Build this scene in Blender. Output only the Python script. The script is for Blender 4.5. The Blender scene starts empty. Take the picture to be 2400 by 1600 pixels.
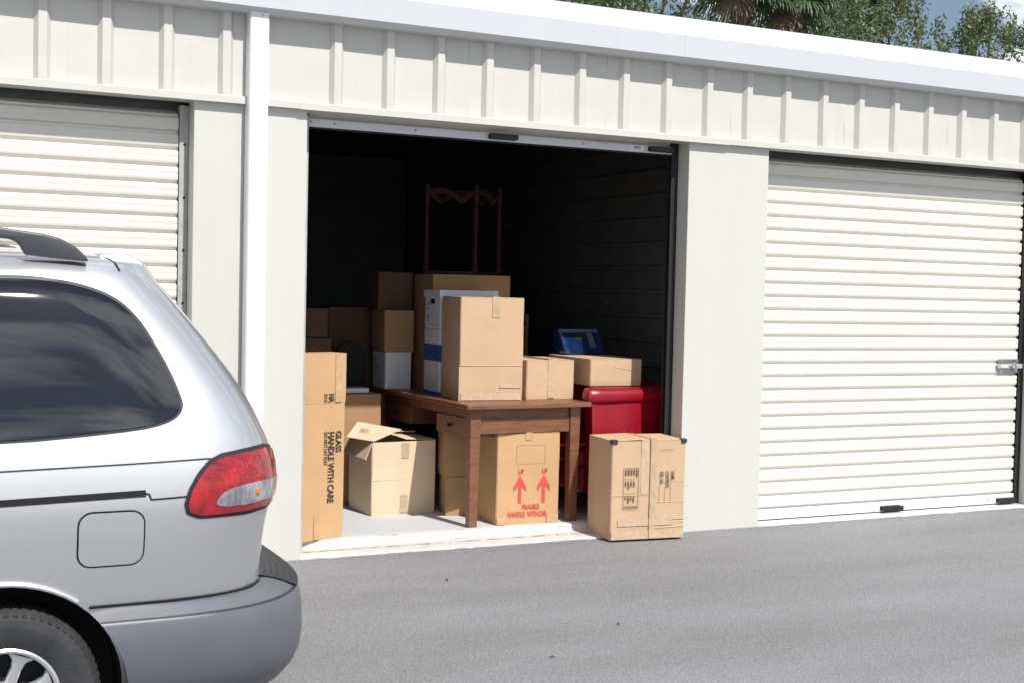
import bpy, bmesh, math, random
import numpy as np
from mathutils import Vector, Matrix, Quaternion

random.seed(7)
RNG = np.random.default_rng(7)
SC = bpy.context.scene
COL = SC.collection

# ------------------------------------------------------------------ camera, sky, sun, exposure
cam_d = bpy.data.cameras.new('camera')
cam = bpy.data.objects.new('camera', cam_d)
COL.objects.link(cam)
SC.camera = cam
_R = Vector((0.8973431, -0.440743, 0.0228249)); _U = Vector((-0.003144, 0.0453328, 0.998967)); _F = Vector((0.4413225, 0.8964879, -0.0392934))
_m = Matrix((_R, _U, -_F)).transposed().to_4x4()
_m.translation = Vector((-2.296812, -7.423293, 1.62))
cam.matrix_world = _m
cam_d.sensor_width = 36.0
cam_d.lens = 46.1316
cam_d.clip_start = 0.05
cam_d.clip_end = 2000.0

SUN_AZ = math.radians(10.5)      # sun stands in front of the facade, a little to the right
SUN_EL = math.radians(51.0)
sun_dir = Vector((math.sin(SUN_AZ) * math.cos(SUN_EL), -math.cos(SUN_AZ) * math.cos(SUN_EL), math.sin(SUN_EL)))

world = bpy.data.worlds.new('World')
SC.world = world
world.use_nodes = True
wn = world.node_tree.nodes; wl = world.node_tree.links
wn.clear()
wout = wn.new('ShaderNodeOutputWorld')
CLX, CLY = 3.7, 1.3
wbg = wn.new('ShaderNodeBackground'); wbg.inputs['Strength'].default_value = 0.07
wl.new(wbg.outputs[0], wout.inputs[0])
sky = wn.new('ShaderNodeTexSky'); sky.sky_type = 'NISHITA'; sky.sun_disc = False
sky.sun_elevation = SUN_EL
sky.sun_rotation = math.pi - SUN_AZ
sky.air_density = 1.0; sky.dust_density = 0.35; sky.ozone_density = 1.0
tc = wn.new('ShaderNodeTexCoord')
sep = wn.new('ShaderNodeSeparateXYZ'); wl.new(tc.outputs['Generated'], sep.inputs[0])
addz = wn.new('ShaderNodeMath'); addz.operation = 'MAXIMUM'; addz.inputs[1].default_value = 0.0
wl.new(sep.outputs['Z'], addz.inputs[0])
addz2 = wn.new('ShaderNodeMath'); addz2.operation = 'ADD'; addz2.inputs[1].default_value = 0.22
wl.new(addz.outputs[0], addz2.inputs[0])
comb = wn.new('ShaderNodeCombineXYZ')
for i, ax in enumerate('XY'):
    dv = wn.new('ShaderNodeMath'); dv.operation = 'DIVIDE'
    wl.new(sep.outputs[ax], dv.inputs[0]); wl.new(addz2.outputs[0], dv.inputs[1])
    wl.new(dv.outputs[0], comb.inputs[i])
cn = wn.new('ShaderNodeTexNoise'); cn.inputs['Scale'].default_value = 3.0
cn.inputs['Detail'].default_value = 7.0; cn.inputs['Roughness'].default_value = 0.55; cn.inputs['Distortion'].default_value = 0.35
cmap = wn.new('ShaderNodeMapping'); cmap.inputs['Location'].default_value = (CLX, CLY, 0.0); cmap.inputs['Scale'].default_value = (0.8, 1.25, 1.0)
wl.new(comb.outputs[0], cmap.inputs['Vector']); wl.new(cmap.outputs[0], cn.inputs['Vector'])
cr = wn.new('ShaderNodeValToRGB')
cr.color_ramp.elements[0].position = 0.47; cr.color_ramp.elements[0].color = (0.05, 0.05, 0.05, 1)
cr.color_ramp.elements[1].position = 0.60; cr.color_ramp.elements[1].color = (1, 1, 1, 1)
wl.new(cn.outputs['Fac'], cr.inputs[0])
cm = wn.new('ShaderNodeMixRGB'); cm.inputs[2].default_value = (15.0, 15.3, 15.8, 1)
wl.new(cr.outputs[0], cm.inputs[0]); wl.new(sky.outputs[0], cm.inputs[1])
wl.new(cm.outputs[0], wbg.inputs['Color'])

sun_d = bpy.data.lights.new('sun', 'SUN'); sun_d.energy = 4.35; sun_d.angle = math.radians(0.53); sun_d.color = (1.0, 0.965, 0.915)
sun = bpy.data.objects.new('sun', sun_d); COL.objects.link(sun)
sun.rotation_euler = sun_dir.to_track_quat('Z', 'Y').to_euler()
sun.location = sun_dir * 60

SC.view_settings.view_transform = 'Standard'
SC.view_settings.look = 'None'
SC.view_settings.exposure = 0.22
SC.view_settings.gamma = 1.0
SC.view_settings.use_curve_mapping = False
SC.render.engine = 'CYCLES'
SC.cycles.use_denoising = True
SC.cycles.max_bounces = 8
SC.cycles.diffuse_bounces = 4

# ------------------------------------------------------------------ materials
def nmat(name):
    m = bpy.data.materials.new(name); m.use_nodes = True
    n = m.node_tree.nodes; l = m.node_tree.links
    return m, n, l, n['Principled BSDF']

def simple(name, col, rough=0.5, metal=0.0, spec=0.5, coat=0.0, noise=0.0, nscale=8.0, bump=0.0, bscale=60.0, ior=1.5):
    m, n, l, b = nmat(name)
    b.inputs['Base Color'].default_value = (*col, 1)
    b.inputs['Roughness'].default_value = rough
    b.inputs['Metallic'].default_value = metal
    b.inputs['Specular IOR Level'].default_value = spec
    b.inputs['Coat Weight'].default_value = coat
    b.inputs['Coat Roughness'].default_value = 0.05
    b.inputs['IOR'].default_value = ior
    t = n.new('ShaderNodeTexCoord')
    if noise > 0:
        x = n.new('ShaderNodeTexNoise'); x.inputs['Scale'].default_value = nscale; x.inputs['Detail'].default_value = 6
        l.new(t.outputs['Object'], x.inputs['Vector'])
        r = n.new('ShaderNodeMapRange'); r.inputs[1].default_value = 0.3; r.inputs[2].default_value = 0.7
        r.inputs[3].default_value = 1 - noise; r.inputs[4].default_value = 1 + noise * 0.6
        l.new(x.outputs['Fac'], r.inputs[0])
        mx = n.new('ShaderNodeVectorMath'); mx.operation = 'SCALE'; mx.inputs[0].default_value = col
        l.new(r.outputs[0], mx.inputs['Scale']); l.new(mx.outputs[0], b.inputs['Base Color'])
    if bump > 0:
        x = n.new('ShaderNodeTexNoise'); x.inputs['Scale'].default_value = bscale; x.inputs['Detail'].default_value = 4
        l.new(t.outputs['Object'], x.inputs['Vector'])
        bp = n.new('ShaderNodeBump'); bp.inputs['Strength'].default_value = bump; bp.inputs['Distance'].default_value = 0.01
        l.new(x.outputs['Fac'], bp.inputs['Height']); l.new(bp.outputs[0], b.inputs['Normal'])
    return m

def cardboard(name, col):
    m, n, l, b = nmat(name)
    t = n.new('ShaderNodeTexCoord')
    oi = n.new('ShaderNodeObjectInfo')
    off = n.new('ShaderNodeVectorMath'); off.operation = 'ADD'
    sc = n.new('ShaderNodeMath'); sc.operation = 'MULTIPLY'; sc.inputs[1].default_value = 37.0
    l.new(oi.outputs['Random'], sc.inputs[0]); l.new(t.outputs['Object'], off.inputs[0]); l.new(sc.outputs[0], off.inputs[1])
    x = n.new('ShaderNodeTexNoise'); x.inputs['Scale'].default_value = 3.2; x.inputs['Detail'].default_value = 5; x.inputs['Roughness'].default_value = 0.6
    l.new(off.outputs[0], x.inputs['Vector'])
    f = n.new('ShaderNodeTexNoise'); f.inputs['Scale'].default_value = 90; f.inputs['Detail'].default_value = 3
    l.new(off.outputs[0], f.inputs['Vector'])
    # soft vertical flute lines of the corrugated core
    mp = n.new('ShaderNodeMapping'); mp.inputs['Scale'].default_value = (1, 1, 0.02)
    l.new(t.outputs['Object'], mp.inputs['Vector'])
    wv = n.new('ShaderNodeTexNoise'); wv.inputs['Scale'].default_value = 120; wv.inputs['Detail'].default_value = 1
    l.new(mp.outputs[0], wv.inputs['Vector'])
    a = n.new('ShaderNodeMath'); a.operation = 'MULTIPLY_ADD'; a.inputs[1].default_value = 0.30; a.inputs[2].default_value = 0.80
    l.new(x.outputs['Fac'], a.inputs[0])
    a2 = n.new('ShaderNodeMath'); a2.operation = 'MULTIPLY_ADD'; a2.inputs[1].default_value = 0.06
    l.new(f.outputs['Fac'], a2.inputs[0]); l.new(a.outputs[0], a2.inputs[2])
    mx = n.new('ShaderNodeVectorMath'); mx.operation = 'SCALE'; mx.inputs[0].default_value = col
    l.new(a2.outputs[0], mx.inputs['Scale']); l.new(mx.outputs[0], b.inputs['Base Color'])
    b.inputs['Roughness'].default_value = 0.72; b.inputs['Specular IOR Level'].default_value = 0.25
    bp = n.new('ShaderNodeBump'); bp.inputs['Strength'].default_value = 0.25; bp.inputs['Distance'].default_value = 0.004
    ad = n.new('ShaderNodeMath'); ad.operation = 'ADD'; l.new(wv.outputs['Fac'], ad.inputs[0]); l.new(x.outputs['Fac'], ad.inputs[1])
    l.new(ad.outputs[0], bp.inputs['Height']); l.new(bp.outputs[0], b.inputs['Normal'])
    return m

def wood(name, col, dark):
    m, n, l, b = nmat(name)
    t = n.new('ShaderNodeTexCoord')
    mp = n.new('ShaderNodeMapping'); mp.inputs['Scale'].default_value = (3, 22, 22)
    l.new(t.outputs['Object'], mp.inputs['Vector'])
    x = n.new('ShaderNodeTexNoise'); x.inputs['Scale'].default_value = 2.0; x.inputs['Detail'].default_value = 6; x.inputs['Distortion'].default_value = 0.6
    l.new(mp.outputs[0], x.inputs['Vector'])
    r = n.new('ShaderNodeValToRGB'); r.color_ramp.elements[0].position = 0.3; r.color_ramp.elements[1].position = 0.75
    r.color_ramp.elements[0].color = (*dark, 1); r.color_ramp.elements[1].color = (*col, 1)
    l.new(x.outputs['Fac'], r.inputs[0]); l.new(r.outputs[0], b.inputs['Base Color'])
    b.inputs['Roughness'].default_value = 0.42
    bp = n.new('ShaderNodeBump'); bp.inputs['Strength'].default_value = 0.12; bp.inputs['Distance'].default_value = 0.003
    l.new(x.outputs['Fac'], bp.inputs['Height']); l.new(bp.outputs[0], b.inputs['Normal'])
    return m

def painted_metal(name, col, rough=0.42, streak=0.05):
    """painted sheet metal: faint vertical dirt streaks, very shallow waviness"""
    m, n, l, b = nmat(name)
    g = n.new('ShaderNodeNewGeometry')
    mp = n.new('ShaderNodeMapping'); mp.inputs['Scale'].default_value = (6, 6, 0.5)
    l.new(g.outputs['Position'], mp.inputs['Vector'])
    x = n.new('ShaderNodeTexNoise'); x.inputs['Scale'].default_value = 1.6; x.inputs['Detail'].default_value = 7; x.inputs['Roughness'].default_value = 0.6
    l.new(mp.outputs[0], x.inputs['Vector'])
    r = n.new('ShaderNodeMapRange'); r.inputs[1].default_value = 0.35; r.inputs[2].default_value = 0.75
    r.inputs[3].default_value = 1.0; r.inputs[4].default_value = 1.0 - streak
    l.new(x.outputs['Fac'], r.inputs[0])
    mx = n.new('ShaderNodeVectorMath'); mx.operation = 'SCALE'; mx.inputs[0].default_value = col
    l.new(r.outputs[0], mx.inputs['Scale']); l.new(mx.outputs[0], b.inputs['Base Color'])
    b.inputs['Roughness'].default_value = rough
    w = n.new('ShaderNodeTexNoise'); w.inputs['Scale'].default_value = 3.0; w.inputs['Detail'].default_value = 2
    l.new(g.outputs['Position'], w.inputs['Vector'])
    bp = n.new('ShaderNodeBump'); bp.inputs['Strength'].default_value = 0.15; bp.inputs['Distance'].default_value = 0.02
    l.new(w.outputs['Fac'], bp.inputs['Height']); l.new(bp.outputs[0], b.inputs['Normal'])
    return m

def asphalt_mat():
    m, n, l, b = nmat('asphalt')
    g = n.new('ShaderNodeNewGeometry')
    mp = n.new('ShaderNodeMapping'); mp.inputs['Scale'].default_value = (0.35, 1.3, 1); mp.inputs['Rotation'].default_value = (0, 0, 0.05)
    l.new(g.outputs['Position'], mp.inputs['Vector'])
    big = n.new('ShaderNodeTexNoise'); big.inputs['Scale'].default_value = 1.0; big.inputs['Detail'].default_value = 8; big.inputs['Roughness'].default_value = 0.62
    l.new(mp.outputs[0], big.inputs['Vector'])
    fine = n.new('ShaderNodeTexNoise'); fine.inputs['Scale'].default_value = 85; fine.inputs['Detail'].default_value = 4; fine.inputs['Roughness'].default_value = 0.7
    l.new(g.outputs['Position'], fine.inputs['Vector'])
    vor = n.new('ShaderNodeTexVoronoi'); vor.inputs['Scale'].default_value = 105; vor.feature = 'F1'
    l.new(g.outputs['Position'], vor.inputs['Vector'])
    ramp = n.new('ShaderNodeValToRGB')
    ramp.color_ramp.elements[0].position = 0.30; ramp.color_ramp.elements[0].color = (0.180, 0.179, 0.181, 1)
    ramp.color_ramp.elements[1].position = 0.72; ramp.color_ramp.elements[1].color = (0.245, 0.246, 0.258, 1)
    l.new(big.outputs['Fac'], ramp.inputs[0])
    fr = n.new('ShaderNodeMapRange'); fr.inputs[1].default_value = 0.3; fr.inputs[2].default_value = 0.7; fr.inputs[3].default_value = 0.70; fr.inputs[4].default_value = 1.30
    l.new(fine.outputs['Fac'], fr.inputs[0])
    vs = n.new('ShaderNodeMapRange'); vs.inputs[1].default_value = 0.0; vs.inputs[2].default_value = 1.0; vs.inputs[3].default_value = 0.80; vs.inputs[4].default_value = 1.22
    l.new(vor.outputs['Color'], vs.inputs[0])
    mul = n.new('ShaderNodeMath'); mul.operation = 'MULTIPLY'; l.new(fr.outputs[0], mul.inputs[0]); l.new(vs.outputs[0], mul.inputs[1])
    mx = n.new('ShaderNodeVectorMath'); mx.operation = 'SCALE'; l.new(ramp.outputs[0], mx.inputs[0]); l.new(mul.outputs[0], mx.inputs['Scale'])
    l.new(mx.outputs[0], b.inputs['Base Color'])
    b.inputs['Roughness'].default_value = 0.9
    bp = n.new('ShaderNodeBump'); bp.inputs['Strength'].default_value = 0.55; bp.inputs['Distance'].default_value = 0.006
    ad = n.new('ShaderNodeMath'); ad.operation = 'ADD'; l.new(fine.outputs['Fac'], ad.inputs[0]); l.new(vor.outputs['Distance'], ad.inputs[1])
    l.new(ad.outputs[0], bp.inputs['Height']); l.new(bp.outputs[0], b.inputs['Normal'])
    return m

def concrete_mat(name, col, dirt):
    m, n, l, b = nmat(name)
    g = n.new('ShaderNodeNewGeometry')
    mp = n.new('ShaderNodeMapping'); mp.inputs['Scale'].default_value = (1.2, 5, 5)
    l.new(g.outputs['Position'], mp.inputs['Vector'])
    x = n.new('ShaderNodeTexNoise'); x.inputs['Scale'].default_value = 5; x.inputs['Detail'].default_value = 8; x.inputs['Roughness'].default_value = 0.65
    l.new(mp.outputs[0], x.inputs['Vector'])
    r = n.new('ShaderNodeValToRGB'); r.color_ramp.elements[0].position = 0.29; r.color_ramp.elements[0].color = (*dirt, 1)
    r.color_ramp.elements[1].position = 0.40; r.color_ramp.elements[1].color = (*col, 1)
    l.new(x.outputs['Fac'], r.inputs[0]); l.new(r.outputs[0], b.inputs['Base Color'])
    b.inputs['Roughness'].default_value = 0.8
    bp = n.new('ShaderNodeBump'); bp.inputs['Strength'].default_value = 0.2; bp.inputs['Distance'].default_value = 0.004
    l.new(x.outputs['Fac'], bp.inputs['Height']); l.new(bp.outputs[0], b.inputs['Normal'])
    return m

def leaf_mat(name, c1, c2):
    m, n, l, b = nmat(name)
    g = n.new('ShaderNodeNewGeometry')
    r = n.new('ShaderNodeValToRGB'); r.color_ramp.elements[0].color = (*c1, 1); r.color_ramp.elements[1].color = (*c2, 1)
    l.new(g.outputs['Random Per Island'], r.inputs[0]); l.new(r.outputs[0], b.inputs['Base Color'])
    b.inputs['Roughness'].default_value = 0.45
    b.inputs['Transmission Weight'].default_value = 0.0
    tr = n.new('ShaderNodeBsdfTranslucent'); l.new(r.outputs[0], tr.inputs['Color'])
    ms = n.new('ShaderNodeMixShader'); ms.inputs[0].default_value = 0.3
    l.new(b.outputs[0], ms.inputs[1]); l.new(tr.outputs[0], ms.inputs[2])
    l.new(ms.outputs[0], n['Material Output'].inputs['Surface'])
    return m

M = {}
M['wall'] = painted_metal('wall_paint', (0.585, 0.58, 0.54), 0.5, 0.025)
M['sheet'] = painted_metal('sheet_paint', (0.59, 0.58, 0.54), 0.42, 0.03)
M['slat'] = painted_metal('slat_paint', (0.74, 0.715, 0.655), 0.36, 0.05)
M['white'] = painted_metal('white_paint', (0.86, 0.87, 0.89), 0.35, 0.03)
M['eave'] = painted_metal('eave_paint', (0.545, 0.565, 0.59), 0.4, 0.04)
M['bar'] = painted_metal('bar_aluminium', (0.74, 0.76, 0.82), 0.35, 0.05)
M['galv'] = simple('galvanised', (0.45, 0.445, 0.43), 0.5, 0.1, noise=0.15, nscale=14)
M['galv_shaded'] = simple('galvanised_shaded', (0.095, 0.098, 0.10), 0.55, 0.35, noise=0.15, nscale=6)  # galvanised steel darkened in colour so the interior reads as shade
M['track'] = simple('track_steel', (0.03, 0.03, 0.032), 0.5, 0.3)
M['black'] = simple('black_plastic', (0.012, 0.012, 0.013), 0.4, bump=0.1)
M['rubber'] = simple('rubber', (0.022, 0.022, 0.024), 0.75, bump=0.2, bscale=90)
M['steel'] = simple('steel', (0.45, 0.46, 0.48), 0.32, 1.0, noise=0.1)
M['label'] = simple('label_paper', (0.85, 0.85, 0.86), 0.5)
M['label_grey'] = simple('label_grey', (0.45, 0.46, 0.50), 0.5, noise=0.3, nscale=160)
M['asphalt'] = asphalt_mat()
M['sill'] = concrete_mat('painted_sill', (0.54, 0.53, 0.515), (0.20, 0.19, 0.17))
M['floor'] = concrete_mat('painted_floor', (0.52, 0.53, 0.545), (0.44, 0.45, 0.46))
M['card1'] = cardboard('cardboard_tan', (0.58, 0.405, 0.258))
M['card2'] = cardboard('cardboard_orange', (0.56, 0.35, 0.18))
M['card3'] = cardboard('cardboard_pale', (0.70, 0.545, 0.385))
M['card_shaded'] = cardboard('cardboard_shaded', (0.10, 0.056, 0.032))  # cardboard with the deep shade of the unit put into its colour
M['card_dimmed'] = cardboard('cardboard_dimmed', (0.40, 0.245, 0.125))  # cardboard colour lowered for cartons that stand in shade
M['cut'] = simple('card_edge', (0.62, 0.50, 0.37), 0.85)
M['tape'] = simple('tape', (0.52, 0.385, 0.245), 0.28, noise=0.15, nscale=20, bump=0.2, bscale=25)
M['tape2'] = simple('tape_on_orange', (0.55, 0.36, 0.20), 0.25, noise=0.15, nscale=20, bump=0.2, bscale=25)
M['cleartape'] = simple('clear_tape', (0.575, 0.42, 0.28), 0.12, noise=0.12, nscale=30, bump=0.5, bscale=26)
M['inkblack'] = simple('ink_black', (0.035, 0.028, 0.025), 0.7)
M['inkbrown'] = simple('ink_brown', (0.16, 0.085, 0.05), 0.7)
M['inkred'] = simple('ink_red', (0.62, 0.075, 0.06), 0.7)
M['inkfaint'] = simple('ink_faint', (0.42, 0.22, 0.12), 0.7)
M['paper'] = simple('white_card', (0.72, 0.73, 0.78), 0.6, noise=0.06)
M['paperblue'] = simple('blue_print', (0.03, 0.075, 0.33), 0.5)
M['desk'] = wood('desk_wood', (0.26, 0.112, 0.060), (0.145, 0.055, 0.028))
M['darkwood'] = wood('dark_wood', (0.055, 0.024, 0.018), (0.025, 0.010, 0.009))
M['darkwood'].node_tree.nodes['Principled BSDF'].inputs['Roughness'].default_value = 0.75
M['darkwood'].node_tree.nodes['Principled BSDF'].inputs['Specular IOR Level'].default_value = 0.2
M['lightwood'] = wood('honey_wood', (0.45, 0.21, 0.08), (0.28, 0.12, 0.04))
M['leather'] = simple('red_leather', (0.30, 0.004, 0.016), 0.33, noise=0.25, nscale=5, bump=0.12, bscale=120)
M['brass'] = simple('brass_nail', (0.45, 0.25, 0.18), 0.4, 0.8)
M['bluecase'] = simple('blue_plastic', (0.007, 0.022, 0.085), 0.10, noise=0.3, nscale=12, coat=0.5)
M['bluetrim'] = simple('pale_blue_trim', (0.11, 0.13, 0.18), 0.3, noise=0.3, nscale=60)
M['blackpad'] = simple('black_vinyl', (0.004, 0.0035, 0.004), 0.7)
M['paint'] = None
M['bumper'] = simple('bumper_plastic', (0.125, 0.130, 0.152), 0.42, noise=0.06, nscale=5)
M['pad'] = simple('step_pad', (0.035, 0.036, 0.042), 0.55)
M['glass'] = simple('tinted_glass', (0.006, 0.006, 0.010), 0.015, spec=0.5, ior=1.75, coat=0.4)
M['seal'] = simple('window_seal', (0.02, 0.021, 0.022), 0.45)
M['gap'] = simple('panel_gap', (0.006, 0.006, 0.008), 0.8)
M['redlens'] = None
M['tyre'] = simple('tyre_rubber', (0.035, 0.036, 0.039), 0.75, noise=0.3, nscale=10, bump=0.25, bscale=60)
M['rim'] = simple('alloy', (0.62, 0.63, 0.66), 0.30, 0.7)
M['rail'] = simple('rail_plastic', (0.055, 0.056, 0.066), 0.38, noise=0.1)
M['chrome'] = simple('chrome', (0.8, 0.8, 0.82), 0.08, 1.0)
M['bark'] = simple('bark', (0.10, 0.075, 0.055), 0.9, noise=0.4, nscale=4, bump=0.6, bscale=12)
M['boots'] = simple('palm_boots', (0.20, 0.155, 0.125), 0.9, noise=0.5, nscale=9, bump=0.6, bscale=20)
M['leaf'] = leaf_mat('oak_leaf', (0.040, 0.080, 0.022), (0.15, 0.21, 0.075))
M['leaf2'] = leaf_mat('oak_leaf_pale', (0.060, 0.105, 0.032), (0.21, 0.27, 0.115))
M['frond'] = leaf_mat('palm_frond', (0.04, 0.095, 0.04), (0.15, 0.23, 0.11))
M['deadfrond'] = leaf_mat('dead_frond', (0.14, 0.10, 0.065), (0.26, 0.20, 0.14))
M['debris'] = simple('dry_leaf', (0.045, 0.035, 0.03), 0.9)

# car paint: silver metallic under clear coat, with metallic flake
m, n, l, b = nmat('silver_paint')
b.inputs['Base Color'].default_value = (0.67, 0.675, 0.69, 1); b.inputs['Metallic'].default_value = 0.92
b.inputs['Roughness'].default_value = 0.50; b.inputs['Coat Weight'].default_value = 1.0; b.inputs['Coat Roughness'].default_value = 0.03
M['paint'] = m

# ribbed lamp lens: bump from fine grid
def lens(name, col, rough=0.12):
    m, n, l, b = nmat(name)
    g = n.new('ShaderNodeTexCoord')
    mp = n.new('ShaderNodeMapping'); mp.inputs['Scale'].default_value = (140, 140, 140)
    l.new(g.outputs['Object'], mp.inputs['Vector'])
    v = n.new('ShaderNodeTexVoronoi'); v.inputs['Scale'].default_value = 1.0; v.inputs['Randomness'].default_value = 0.15
    l.new(mp.outputs[0], v.inputs['Vector'])
    bp = n.new('ShaderNodeBump'); bp.inputs['Strength'].default_value = 0.5; bp.inputs['Distance'].default_value = 0.005
    l.new(v.outputs['Distance'], bp.inputs['Height']); l.new(bp.outputs[0], b.inputs['Normal'])
    x = n.new('ShaderNodeTexNoise'); x.inputs['Scale'].default_value = 14; l.new(g.outputs['Object'], x.inputs['Vector'])
    r = n.new('ShaderNodeMapRange'); r.inputs[1].default_value = 0.35; r.inputs[2].default_value = 0.65; r.inputs[3].default_value = 0.5; r.inputs[4].default_value = 1.15
    l.new(x.outputs['Fac'], r.inputs[0])
    vm = n.new('ShaderNodeMapRange'); vm.inputs[3].default_value = 1.35; vm.inputs[4].default_value = 0.35
    l.new(v.outputs['Distance'], vm.inputs[0])
    ml = n.new('ShaderNodeMath'); ml.operation = 'MULTIPLY'; l.new(r.outputs[0], ml.inputs[0]); l.new(vm.outputs[0], ml.inputs[1])
    mx = n.new('ShaderNodeVectorMath'); mx.operation = 'SCALE'; mx.inputs[0].default_value = col
    l.new(ml.outputs[0], mx.inputs['Scale']); l.new(mx.outputs[0], b.inputs['Base Color'])
    b.inputs['Roughness'].default_value = rough; b.inputs['Coat Weight'].default_value = 1.0; b.inputs['Coat Roughness'].default_value = 0.03
    return m
M['redlens'] = lens('red_lens', (0.44, 0.007, 0.014))
M['clearlens'] = lens('clear_lens', (0.36, 0.37, 0.41))

# ------------------------------------------------------------------ mesh helpers
class MB:
    """collects verts and faces for one mesh object"""
    def __init__(s): s.v = []; s.f = []; s.mi = []
    def add(s, vs, fs, mi=0):
        o = len(s.v); s.v += [tuple(p) for p in vs]; s.f += [tuple(i + o for i in f) for f in fs]; s.mi += [mi] * len(fs); return s
    def box(s, x0, x1, y0, y1, z0, z1, mi=0):
        vs = [(x0, y0, z0), (x1, y0, z0), (x1, y1, z0), (x0, y1, z0), (x0, y0, z1), (x1, y0, z1), (x1, y1, z1), (x0, y1, z1)]
        return s.add(vs, [(0, 3, 2, 1), (4, 5, 6, 7), (0, 1, 5, 4), (1, 2, 6, 5), (2, 3, 7, 6), (3, 0, 4, 7)], mi)
    def hexa(s, pts, mi=0):
        return s.add(pts, [(0, 3, 2, 1), (4, 5, 6, 7), (0, 1, 5, 4), (1, 2, 6, 5), (2, 3, 7, 6), (3, 0, 4, 7)], mi)
    def prism_x(s, poly, x0, x1, mi=0, caps=True, closed=True):
        """poly: list of (y,z); extruded along x"""
        k = len(poly); vs = [(x0, y, z) for y, z in poly] + [(x1, y, z) for y, z in poly]
        r = range(k if closed else k - 1)
        fs = [(i, (i + 1) % k, k + (i + 1) % k, k + i) for i in r]
        if caps and closed: fs += [tuple(range(k))[::-1], tuple(range(k, 2 * k))]
        return s.add(vs, fs, mi)
    def prism_y(s, poly, y0, y1, mi=0):
        k = len(poly); vs = [(x, y0, z) for x, z in poly] + [(x, y1, z) for x, z in poly]
        fs = [(i, (i + 1) % k, k + (i + 1) % k, k + i) for i in range(k)] + [tuple(range(k))[::-1], tuple(range(k, 2 * k))]
        return s.add(vs, fs, mi)
    def prism_z(s, poly, z0, z1, mi=0):
        k = len(poly); vs = [(x, y, z0) for x, y in poly] + [(x, y, z1) for x, y in poly]
        fs = [(i, (i + 1) % k, k + (i + 1) % k, k + i) for i in range(k)] + [tuple(range(k))[::-1], tuple(range(k, 2 * k))]
        return s.add(vs, fs, mi)
    def tube(s, path, rad, k=10, mi=0, caps=True):
        path = [Vector(p) for p in path]
        rads = rad if isinstance(rad, (list, tuple)) else [rad] * len(path)
        o = len(s.v); up = Vector((0, 0, 1)); prev = None
        for i, p in enumerate(path):
            t = (path[min(i + 1, len(path) - 1)] - path[max(i - 1, 0)]).normalized()
            if prev is None:
                a = t.cross(up)
                if a.length < 1e-4: a = t.cross(Vector((1, 0, 0)))
            else:
                a = prev - t * prev.dot(t)
            a.normalize(); prev = a; c = t.cross(a)
            for j in range(k):
                q = 2 * math.pi * j / k
                s.v.append(tuple(p + (a * math.cos(q) + c * math.sin(q)) * rads[i]))
        for i in range(len(path) - 1):
            for j in range(k):
                s.f.append((o + i * k + j, o + i * k + (j + 1) % k, o + (i + 1) * k + (j + 1) % k, o + (i + 1) * k + j)); s.mi.append(mi)
        if caps:
            s.f.append(tuple(o + j for j in range(k))[::-1]); s.mi.append(mi)
            e = o + (len(path) - 1) * k; s.f.append(tuple(e + j for j in range(k))); s.mi.append(mi)
        return s
    def lathe(s, prof, k=32, axis='z', c=(0, 0, 0), mi=0):
        """prof: list of (r, h) along axis"""
        o = len(s.v)
        for r, h in prof:
            for j in range(k):
                q = 2 * math.pi * j / k; a, b2 = r * math.cos(q), r * math.sin(q)
                p = {'z': (a, b2, h), 'y': (a, h, b2), 'x': (h, a, b2)}[axis]
                s.v.append((p[0] + c[0], p[1] + c[1], p[2] + c[2]))
        for i in range(len(prof) - 1):
            for j in range(k):
                s.f.append((o + i * k + j, o + i * k + (j + 1) % k, o + (i + 1) * k + (j + 1) % k, o + (i + 1) * k + j)); s.mi.append(mi)
        return s
    def grid(s, fn, nu, nv, mi=0, closeu=False):
        o = len(s.v)
        for j in range(nv):
            for i in range(nu): s.v.append(tuple(fn(i, j)))
        for j in range(nv - 1):
            for i in range(nu if closeu else nu - 1):
                i2 = (i + 1) % nu
                s.f.append((o + j * nu + i, o + j * nu + i2, o + (j + 1) * nu + i2, o + (j + 1) * nu + i)); s.mi.append(mi)
        return s
    def build(s, name, mats, parent=None, smooth=None, bevel=0.0, segs=2, loc=None, rot=None, fix=True):
        me = bpy.data.meshes.new(name)
        me.from_pydata(s.v, [], s.f); 
        if not isinstance(mats, (list, tuple)): mats = [mats]
        for mm in mats: me.materials.append(M[mm] if isinstance(mm, str) else mm)
        if len(mats) > 1: me.polygons.foreach_set('material_index', s.mi)
        if bevel > 0 or fix:
            bm = bmesh.new(); bm.from_mesh(me)
            if fix: bmesh.ops.recalc_face_normals(bm, faces=bm.faces[:])
            if bevel > 0:
                bmesh.ops.bevel(bm, geom=bm.edges[:], offset=bevel, segments=segs, affect='EDGES', profile=0.5, clamp_overlap=True)
            bm.to_mesh(me); bm.free()
        if smooth is not None:
            me.shade_smooth()
            try: me.set_sharp_from_angle(angle=math.radians(smooth))
            except Exception: pass
        ob = bpy.data.objects.new(name, me); COL.objects.link(ob)
        if parent: ob.parent = parent
        if loc: ob.location = loc
        if rot: ob.rotation_euler = rot
        return ob

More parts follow.
